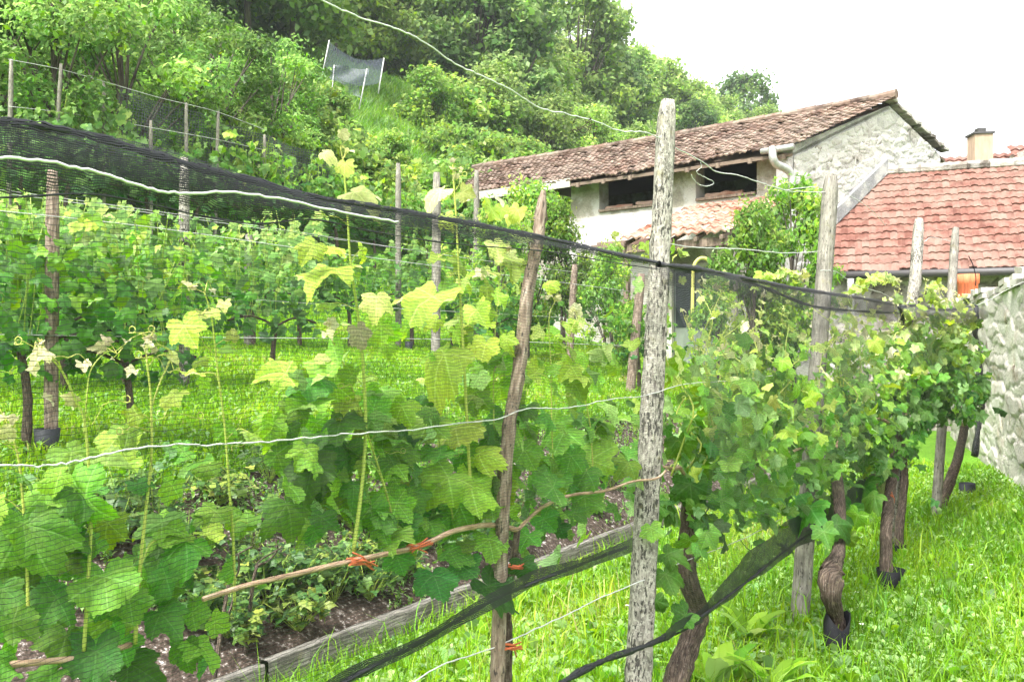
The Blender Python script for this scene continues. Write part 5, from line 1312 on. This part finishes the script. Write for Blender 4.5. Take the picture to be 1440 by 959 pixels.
LD = Vector((-0.776, 0.63, 0)).normalized()          # along the barn's long front, away
FN = Vector((-0.63, -0.776, 0)).normalized()         # its outward side
Cc = Vector((5.37, 17.0, 0)); Fc = Vector((9.41, 19.6, 0)); GD = (Fc - Cc).normalized(); GW = (Fc - Cc).length
GN = Vector((GD.y, -GD.x, 0))
ZE, ZR, ZF = 5.40, 6.74, 6.0
apex = Cc + GD * GW * 0.626
barn = thing('old_barn', 'old stone barn with a sagging brown tiled roof and dark loft openings under the eave', 'barn', (5.0, 18.5, 0.9))
LE, LRr = 8.6, 11.6
ov = 0.45
eA = Cc + FN * 0.0 + Vector((0, 0, ZE)); eB = Cc + LD * LE + Vector((0, 0, ZE + 0.02))
rB = apex + Vector((0, 0, ZR)); rA = apex + LD * LRr + Vector((0, 0, ZR))
gov = GN * 0.18
mb = MB(); tile_roof(mb, eA + gov, eB, rA, rB + gov, 18, 64, 0.026, 0.03, sag=0.10, jit=0.025, seed=31, sub=5)
roof = mb.build('roof', 'tile_old', barn, smooth=False)
mb = MB(); gov2 = GN * 0.05; bE = Fc + GD * 0.25 + Vector((0, 0, ZF - 0.12)); bE2 = Fc + LD * 9 + Vector((0, 0, ZF - 0.1))
tile_roof(mb, bE + gov2, bE2, rA, rB + gov2, 12, 40, 0.035, 0.035, seed=32, jit=0.03, sub=4); mb.build('rear_roof', 'tile_old', barn, smooth=False)
# ridge tiles
mb = MB()
nr = 30
for k in range(nr):
    a = rB.lerp(rA, k / nr) + Vector((0, 0, 0.05 - 0.06 * math.sin(math.pi * k / nr))) + gov * (1 if k == 0 else 0); b = rB.lerp(rA, (k + 1.06) / nr) + Vector((0, 0, 0.04 - 0.06 * math.sin(math.pi * k / nr)))
    mb.tube([a, a.lerp(b, .5), b], [0.10, 0.095, 0.09], 8, rnd=random.random(), wob=0.04)
mb.build('ridge_tiles', 'tile_old', roof, smooth=False)
# boards under the roof (closes the loft) and the eave board
mb = MB()
def roofslab(a, b, c, d, t=0.06, drop=0.05):
    V = [Vector(q) - Vector((0, 0, drop)) for q in (a, b, c, d)]; W_ = [q - Vector((0, 0, t)) for q in V]
    mb.add([tuple(q) for q in V + W_], quads=[(0, 1, 2, 3), (7, 6, 5, 4), (0, 4, 5, 1), (1, 5, 6, 2), (2, 6, 7, 3), (3, 7, 4, 0)])
roofslab(eA, eB, rA, rB, drop=0.16); roofslab(bE, bE2, rA, rB, drop=0.2); mb.build('roof_boards', 'timber', barn, smooth=False)
for k in range(13):
    f = 0.02 + k / 12.5
    a = eA.lerp(eB, f) - Vector((0, 0, 0.26)); b = a - FN * 1.6 + Vector((0, 0, 0.42))
    mb = MB(); mb.box(a - LD * 0.04 + FN * 0.02, LD * 0.09, b - a, Vector((0, 0, 0.10))); mb.build('rafter', 'timber', barn, smooth=False)
mb = MB(); L0 = 5.2
mb.box(eA + LD * L0 - Vector((0, 0, 0.22)) + FN * 0.03, LD * (LE - L0), -FN * 0.04, Vector((0, 0, 0.2))); mb.build('eave_board', 'board_pale', barn, smooth=False)
# walls
Wc = Cc - FN * ov
def front_box(mb, l0, l1, z0, z1, t=0.4, rnd=0.5, out=0.0):
    mb.box(Wc + LD * l0 + FN * out + Vector((0, 0, z0)), LD * (l1 - l0), -FN * t, Vector((0, 0, z1 - z0)), rnd=rnd)
mb = MB()
ZS = 4.60
front_box(mb, 0.0, LE, -0.3, ZS)
front_box(mb, 0.0, 0.92, ZS, 5.42); front_box(mb, 2.28, 3.26, ZS, 5.36); front_box(mb, 4.72, 5.5, ZS, 5.36); front_box(mb, 6.6, LE, ZS, 5.34)
mb.build('front_wall', 'plaster', barn, smooth=False)
mb = MB()
front_box(mb, 2.25, 5.6, 3.1, 4.52, t=0.02, out=0.022); mb.build('plaster_patch', 'plaster_white', barn, smooth=False)
for l0, l1 in ((0.92, 2.28), (3.26, 4.72), (5.5, 6.6)):
    mb = MB(); front_box(mb, l0 + 0.02, l1 - 0.02, ZS + 0.005, ZS + 0.06, t=0.5, out=0.06); sill = mb.build('loft_sill', 'timber', barn, smooth=False)
    mb = MB()
    for k in range(4):
        q = Wc + LD * random.uniform(l0 + .1, l1 - .5) - FN * 0.15 + Vector((0, 0, ZS + 0.08 + 0.05 * random.random()))
        mb.tube([q, q + LD * 0.2 + Vector((0, 0, random.uniform(-.02, .06))), q + LD * 0.42 + Vector((0, 0, random.uniform(-.02, .05)))], [0.05, 0.055, 0.05], 7, rnd=random.random(), wob=0.05)
    mb.build('stored_tiles', 'tile_porch', barn, smooth=False)
# small weathered ledge on the pale wall
mb = MB(); front_box(mb, 3.0, 4.6, 3.72, 3.80, t=0.5, out=0.5); front_box(mb, 3.1, 4.5, 3.80, 3.86, t=0.4, out=0.42); mb.build('ledge_roof', 'tile_old', barn, smooth=False)
# gable wall (five-sided), rear wall, far end
mb = MB()
g0 = Cc - FN * ov; t_ = 0.4
prof = [(0, -0.3), (GW, -0.3), (GW, ZF - 0.22), (GW * 0.626, ZR - 0.16), (0.0, ZE - 0.02)]
V = [g0 * 0 + Cc + GD * a + Vector((0, 0, z)) for a, z in prof]; V2 = [q - GN * t_ for q in V]
mb.add([tuple(q) for q in V + V2], tris=[(0, 1, 2), (0, 2, 3), (0, 3, 4), (7, 6, 5), (8, 7, 5), (9, 8, 5)], quads=[(0, 5, 6, 1), (1, 6, 7, 2), (2, 7, 8, 3), (3, 8, 9, 4), (4, 9, 5, 0)])
gw = mb.build('gable_wall', 'mortar', barn, smooth=False)
def gmask(u, v):
    return (v + 2.5) < np.interp(u, [0, GW * 0.626, GW], [ZE, ZR, ZF]) - 0.24
mb = MB(); rubble(mb, Cc + Vector((0, 0, 2.5)) + GN * 0.02, GD, (0, 0, 1), GN, GW, 4.3, (0.24, 0.12), 0.030, 0.02, gmask, seed=41); mb.build('masonry', 'rubble_white', gw)
mb = MB(); mb.box(Fc + Vector((0, 0, -0.3)), LD * 9, -GD * 0.4, Vector((0, 0, ZF))); mb.box(Cc + LD * (LE - 0.4) - FN * 0.85 + Vector((0, 0, -0.3)), LD * 0.4, -FN * 5.0, Vector((0, 0, 5.7))); mb.build('rear_wall', 'rubble_dark', barn, smooth=False)
# verge slates along the far slope of the gable
mb = MB()
for k in range(12):
    a = (Vector(rB)).lerp(bE, k / 12) + gov2 + GN * 0.04 + Vector((0, 0, -0.06)); b = (Vector(rB)).lerp(bE, (k + 1.1) / 12) + gov2 + GN * 0.04 + Vector((0, 0, -0.05 + random.uniform(-.05, .09)))
    mb.box(a, b - a, GN * -0.2, Vector((0, 0, 0.06)), rnd=random.random())
mb.build('verge_slates', 'rubble_dark', barn, smooth=False)
# downpipe at the corner
q = [at(1086, 208, 16.75), at(1087, 222, 16.7), at(1092, 231, 16.75), at(1106, 238, 16.85), at(1113, 247, 16.9), at(1114, 262, 16.9), at(1114, 300, 16.9), at(1113, 345, 16.9)]
mb = MB(); mb.tube(smooth_path(q, 5), 0.075, 10); mb.build('downpipe', 'gutter_metal', barn)
mb = MB(); mb.tube([eA + FN * 0.08 - Vector((0, 0, 0.06)) - LD * 0.05, eA + FN * 0.08 + LD * 0.6 - Vector((0, 0, 0.07))], 0.06, 10); mb.build('gutter', 'gutter_metal', barn)
# porch lean-to
pz1, pz0, pp = 4.50, 3.50, 2.75
a0 = Wc + LD * 0.12 + FN * 0.02; a1 = Wc + LD * 2.32 + FN * 0.02
mb = MB(); tile_roof(mb, a0 + FN * pp + LD * 0.15 + Vector((0, 0, pz0)), a1 + FN * pp + LD * 0.1 + Vector((0, 0, pz0 + 0.03)), a1 + Vector((0, 0, pz1)), a0 + Vector((0, 0, pz1)), 10, 12, 0.045, 0.035, seed=51, jit=0.03)
mb.build('porch_roof', 'tile_porch', barn, smooth=False)
mb = MB()
mb.box(a0 + FN * (pp - 0.1) + LD * 0.15 + Vector((0, 0, pz0 - 0.2)), LD * 2.15, -FN * 0.1, Vector((0, 0, 0.15)))
for k in range(5):
    b = a0 + LD * (0.2 + 0.5 * k); mb.box(b + FN * pp + Vector((0, 0, pz0 - 0.1)), -FN * pp + Vector((0, 0, pz1 - pz0)), LD * 0.07, Vector((0, 0, 0.07)))
mb.build('porch_beam', 'timber', barn, smooth=False)
for k in (0.28, 2.2):
    mb = MB(); mb.box(a0 + FN * (pp - 0.12) + LD * k + Vector((0, 0, 0.2)), LD * 0.10, -FN * 0.1, Vector((0, 0, pz0 - 0.4))); mb.build('porch_post', 'timber', barn, smooth=False)
# porch front wall with door
pf = a0 + FN * (pp - 0.9)
mb = MB(); mb.box(pf + LD * 0.3 + Vector((0, 0, 0.2)), LD * 0.35, -FN * 0.25, Vector((0, 0, 3.3))); mb.box(pf + LD * 1.75 + Vector((0, 0, 0.2)), LD * 0.45, -FN * 0.25, Vector((0, 0, 3.3))); mb.box(pf + LD * 0.652 + Vector((0, 0, 3.1)), LD * 1.096, -FN * 0.25, Vector((0, 0, 0.4))); mb.build('porch_wall', 'plaster', barn, smooth=False)
mb = MB(); mb.box(pf + LD * 0.66 - FN * 0.1 + Vector((0, 0, 0.9)), LD * 1.08, -FN * 0.05, Vector((0, 0, 2.18))); dr = mb.build('door', 'door_paint', barn, smooth=False)
for k in (0.0, 0.52):
    mb = MB(); mb.box(pf + LD * (0.72 + k) - FN * 0.092 + Vector((0, 0, 1.9)), LD * 0.42, FN * 0.0 - FN * 0.012, Vector((0, 0, 1.05))); mb.build('door_glass', 'dark_glass', dr, smooth=False)
mb = MB(); mb.box(pf + LD * 0.655 - FN * 0.06 + Vector((0, 0, 3.02)), LD * 1.09, FN * 0.10, Vector((0, 0, 0.075))); mb.box(pf + LD * 0.655 - FN * 0.06 + Vector((0, 0, 0.9)), LD * 0.06, FN * 0.09, Vector((0, 0, 2.115))); mb.box(pf + LD * 1.685 - FN * 0.06 + Vector((0, 0, 0.9)), LD * 0.06, FN * 0.09, Vector((0, 0, 2.115))); mb.build('door_frame', 'board_pale', dr, smooth=False)
# yellow hoop by the porch
Yy = 13.6
hp = [at(973, 480, Yy), at(974, 420, Yy), at(975, 380, Yy), at(980, 367, Yy), at(988, 363, Yy), at(996, 367, Yy), at(1000, 380, Yy), at(999, 420, Yy), at(998, 480, Yy)]
mb = MB(); mb.tube(smooth_path(hp, 6), 0.028, 8); tag(mb.build('garden_hoop', 'yellow_metal'), 'yellow bent tube hoop standing in front of the porch door', 'hoop')

# --- red-roofed house
house = thing('stone_house', 'low stone house with a clean red tiled roof, built against the barn gable', 'house', (8, 16.5, 0))
RD = Vector((0.934, -0.357, 0)).normalized(); DN = Vector((-0.357, -0.934, 0)).normalized()
E0 = Vector((5.83, 16.5, 2.9)); EL = 7.5
E1 = E0 + RD * EL; R0 = Vector((7.69, 18.5, 5.13)); R1 = R0 + RD * (EL - 1.02)
R00 = R0 - RD * 1.02
def hclip(u, v):
    p = (E0 * (1 - u) + E1 * u) * (1 - v) + (R00 * (1 - u) + (R00 + RD * EL) * u) * v
    k = (p - Cc).dot(GN)
    inside = (p - Cc).dot(GD) > -0.1
    return not (inside and k < 0.06)
mb = MB(); tile_roof(mb, E0, E1, R00 + RD * EL, R00, 14, 60, 0.017, 0.03, seed=61, jit=0.014, clipf=hclip)
hr = mb.build('roof', 'tile_red', house, smooth=False)
mb = MB()
def slab(mb, pts, drop, th):
    V = [Vector(q) - Vector((0, 0, drop)) for q in pts]; n = len(V)
    mb.add([tuple(q) for q in V] + [tuple(q - Vector((0, 0, th))) for q in V], quads=[(0, 1, 2, 3), (7, 6, 5, 4)] + [(i, i + 4, (i + 1) % 4 + 4, (i + 1) % 4) for i in range(4)])
slab(mb, [E0 + RD * 0.02, E1, R1, R0 + GN * 0.05], 0.03, 0.05); mb.build('roof_boards', 'timber', house, smooth=False)
mb = MB()
for k in range(16):
    a = R0 + RD * (k * 0.42 - 0.1); b = a + RD * 0.45; mb.tube([a + Vector((0, 0, 0.05)), b + Vector((0, 0, 0.045))], [0.11, 0.10], 8, rnd=random.random())
mb.build('ridge_cap', 'rubble_dark', hr, smooth=False)
# grey mortar fillet where the roof meets the gable
mb = MB(); g_a = Cc + GD * (GW * 0.575) + GN * 0.05 + Vector((0, 0, 5.22)); g_b = Cc + GD * (GW * 0.265 - 0.25) + GN * 0.05 + Vector((0, 0, 3.98))
mb.box(g_b - Vector((0, 0, 0.1)), g_a - g_b, GN * 0.10, Vector((0, 0, 0.30))); mb.build('mortar_fillet', 'grey_mortar', house, smooth=False)
mb = MB(); mb.box(E0 - DN * 0.45 + Vector((0, 0, -3.0)) - Vector((0, 0, 0.0)), RD * EL, -DN * 0.45, Vector((0, 0, 3.02))); hw = mb.build('front_wall', 'mortar', house, smooth=False)
mb = MB(); rubble(mb, E0 - DN * 0.43 + Vector((0, 0, -3.0)), RD, (0, 0, 1), DN, EL, 2.95, (0.36, 0.14), 0.06, 0.035, None, seed=63); mb.build('masonry', 'rubble_dark', hw)
mb = MB(); mb.box(R0 - DN * 0.1 + Vector((0, 0, -5.0)), RD * (EL - 1), -DN * 0.4, Vector((0, 0, 4.9))); mb.box(E1 - DN * 0.5 - RD * 0.4 + Vector((0, 0, -3)), RD * 0.4, -DN * 2.0, Vector((0, 0, 3.2))); mb.build('rear_wall', 'rubble_dark', house, smooth=False)
ge = [E0 + DN * 0.05 - Vector((0, 0, 0.05)), E0.lerp(E1, .5) + DN * 0.05 - Vector((0, 0, 0.07)), E1 + DN * 0.05 - Vector((0, 0, 0.05))]
mb = MB(); mb.tube(ge, 0.07, 8); mb.build('gutter', 'dark_gutter', house)
mb = MB(); mb.tube([at(1196, 392, 16.1), at(1197, 415, 16.1), at(1197, 450, 16.1), at(1197, 480, 16.1)], 0.06, 10); mb.build('downpipe', 'gutter_metal', house)

# --- house behind with chimney
hb = thing('stone_house', 'further house showing only its red roof and pale chimney over the ridge', 'house', (10.5, 22, 0))
b0 = Vector((at(1300, 0, 21).x, 21, 4.9)); b1 = b0 + Vector((6.5, -1.2, 0)); t0 = at(1318, 224, 23.2); t1 = t0 + Vector((3.0, -0.55, 0.12))
mb = MB(); tile_roof(mb, b0, b1, t0 + Vector((6.3, -1.1, 0.28)), t0, 9, 30, 0.045, 0.045, seed=71); hbr = mb.build('roof', 'tile_red', hb, smooth=False)
mb = MB()
u0 = at(1414, 207, 22.6); 
tile_roof(mb, u0 + Vector((0, -1.2, -1.0)), u0 + Vector((4.5, -2.0, -0.9)), u0 + Vector((4.5, -0.7, 0.12)), u0, 6, 20, 0.045, 0.045, seed=72); mb.build('raised_roof', 'tile_red', hb, smooth=False)
mb = MB(); mb.box(u0 + Vector((0.05, -0.9, -2.5)), (4.4, -0.75, 0), (0, 0.8, 0), (0, 0, 2.25)); mb.box(b0 + Vector((0.1, 0.5, -5)), (6.3, -1.1, 0), (0.1, 2.0, 0), (0, 0, 4.9)); mb.build('wall', 'plaster', hb, smooth=False)
mb = MB()
c0 = at(1371, 240, 20.2)
cwid = 24 * 20.2 / F
mb.box(c0 + Vector((0, 0, -0.6)), (cwid, -0.05, 0), (0.02, cwid, 0), (0, 0, 0.6 + 0.83)); ch = mb.build('chimney', 'chimney_plaster', hb, smooth=False)
mb = MB(); z_ = 0.832
mb.box(c0 + Vector((-0.03, -0.035, z_)), (cwid + 0.06, -0.05, 0), (0.02, cwid + 0.07, 0), (0, 0, 0.045)); mb.box(c0 + Vector((0.13, 0.1, z_ + 0.062)), (0.18, 0, 0), (0, 0.18, 0), (0, 0, 0.10)); mb.build('chimney_cap', 'dark_gutter', ch, smooth=False)
mb = MB(); q = c0 + Vector((0.2, 0.2, 0.99)); mb.tube([q, q + Vector((0, 0, 0.55))], 0.008, 5); mb.tube([q + Vector((-0.12, 0, 0.18)), q + Vector((0.12, 0, 0.2))], 0.006, 5); mb.build('antenna', 'gutter_metal', ch)

# --- garden wall beside the net end
GWD = Vector((0.349, 0.937, 0)).normalized(); GWN = Vector((-GWD.y, GWD.x, 0))
w0 = Vector((5.41, 9.4, 0)) - GWD * 5.4; WL = 11.8
wall = thing('rubble_wall', 'whitewashed rubble garden wall with a ragged dark-capped top at the lawn edge', 'wall', w0 + GWD * 4)
mb = MB(); mb.box(w0 + Vector((0, 0, -0.2)), GWD * WL, -GWN * 0.5, Vector((0, 0, 2.36))); wm = mb.build('core', 'mortar', wall, smooth=False)
mb = MB(); rubble(mb, w0 + Vector((0, 0, -0.04)) + GWN * 0.03, GWD, (0, 0, 1), GWN, WL, 2.19, (0.56, 0.15), 0.034, 0.02, None, seed=81); mb.build('masonry', 'rubble_garden', wall)
mb = MB(); u = 0.0
g = np.random.default_rng(9)
while u < WL:
    L = g.uniform(0.2, 0.5)
    for lay in range(2):
        o = w0 + GWD * (u + g.uniform(-.04, .04)) + GWN * g.uniform(0.02, 0.12) + Vector((0, 0, 2.163 + lay * 0.075 + g.uniform(0, .006)))
        if lay == 1 and g.random() < 0.35: continue
        mb.box(o, GWD * L * 0.95 + Vector((0, 0, g.normal(0, 0.02))), -GWN * (0.55 + g.uniform(0, .1)), Vector((0, 0, 0.066)), rnd=g.random())
    u += L
mb.build('coping', 'rubble_garden', wall, smooth=False)
# orange clay pipe standing on the wall end
pc = at(1361, 400, 14.7)
mb = MB(); n = 20; PH = at(0, 386, 14.7).z
V = [[(r * math.cos(a), r * math.sin(a), z) for a in np.linspace(0, 2 * math.pi, n)] for r, z in ((0.155, -0.05), (0.155, PH - 0.16), (0.175, PH - 0.15), (0.175, PH), (0.150, PH), (0.14, PH - 0.2), (0.14, 0.1))]
mb.grid(np.array(V) + np.array((pc.x, pc.y, 0.0))); tag(mb.build('clay_pipe', 'clay'), 'orange clay pipe rising upright behind the rubble wall below the red roof eave', 'pipe')
wire3([at(1362, 360, 11.0), at(1368, 372, 11.0), at(1372, 388, 11.0), at(1372, 402, 11.0)], 0.006, 'thin dark wire curling above the clay pipe', 'black_plastic', group=None)
wire3([at(1372, 430, 9.1), at(1395, 420, 9.0), at(1415, 408, 8.9), at(1440, 396, 8.8)], 0.004, 'thin wire from the net end to the rubble wall', 'wire_grey', group=None)

# ------------------------------------------------------------------ damp hillside air
hz = MB(); hz.box((-900, -900, -1.2), (1800, 0, 0), (0, 1800, 0), (0, 0, 75.0))
t = NT('haze'); vn = t.node('ShaderNodeVolumePrincipled'); vn.inputs['Density'].default_value = 0.0007
vn.inputs['Color'].default_value = (0.9, 0.94, 0.96, 1); vn.inputs['Anisotropy'].default_value = 0.2
t.link(vn.outputs[0], t.out.inputs['Volume']); M['haze'] = t.m
hz = hz.build('haze', 'haze', smooth=False); stuff(hz, 'thin pale damp air softening the far wooded hillside', 'haze')
cy.volume_bounces = 0
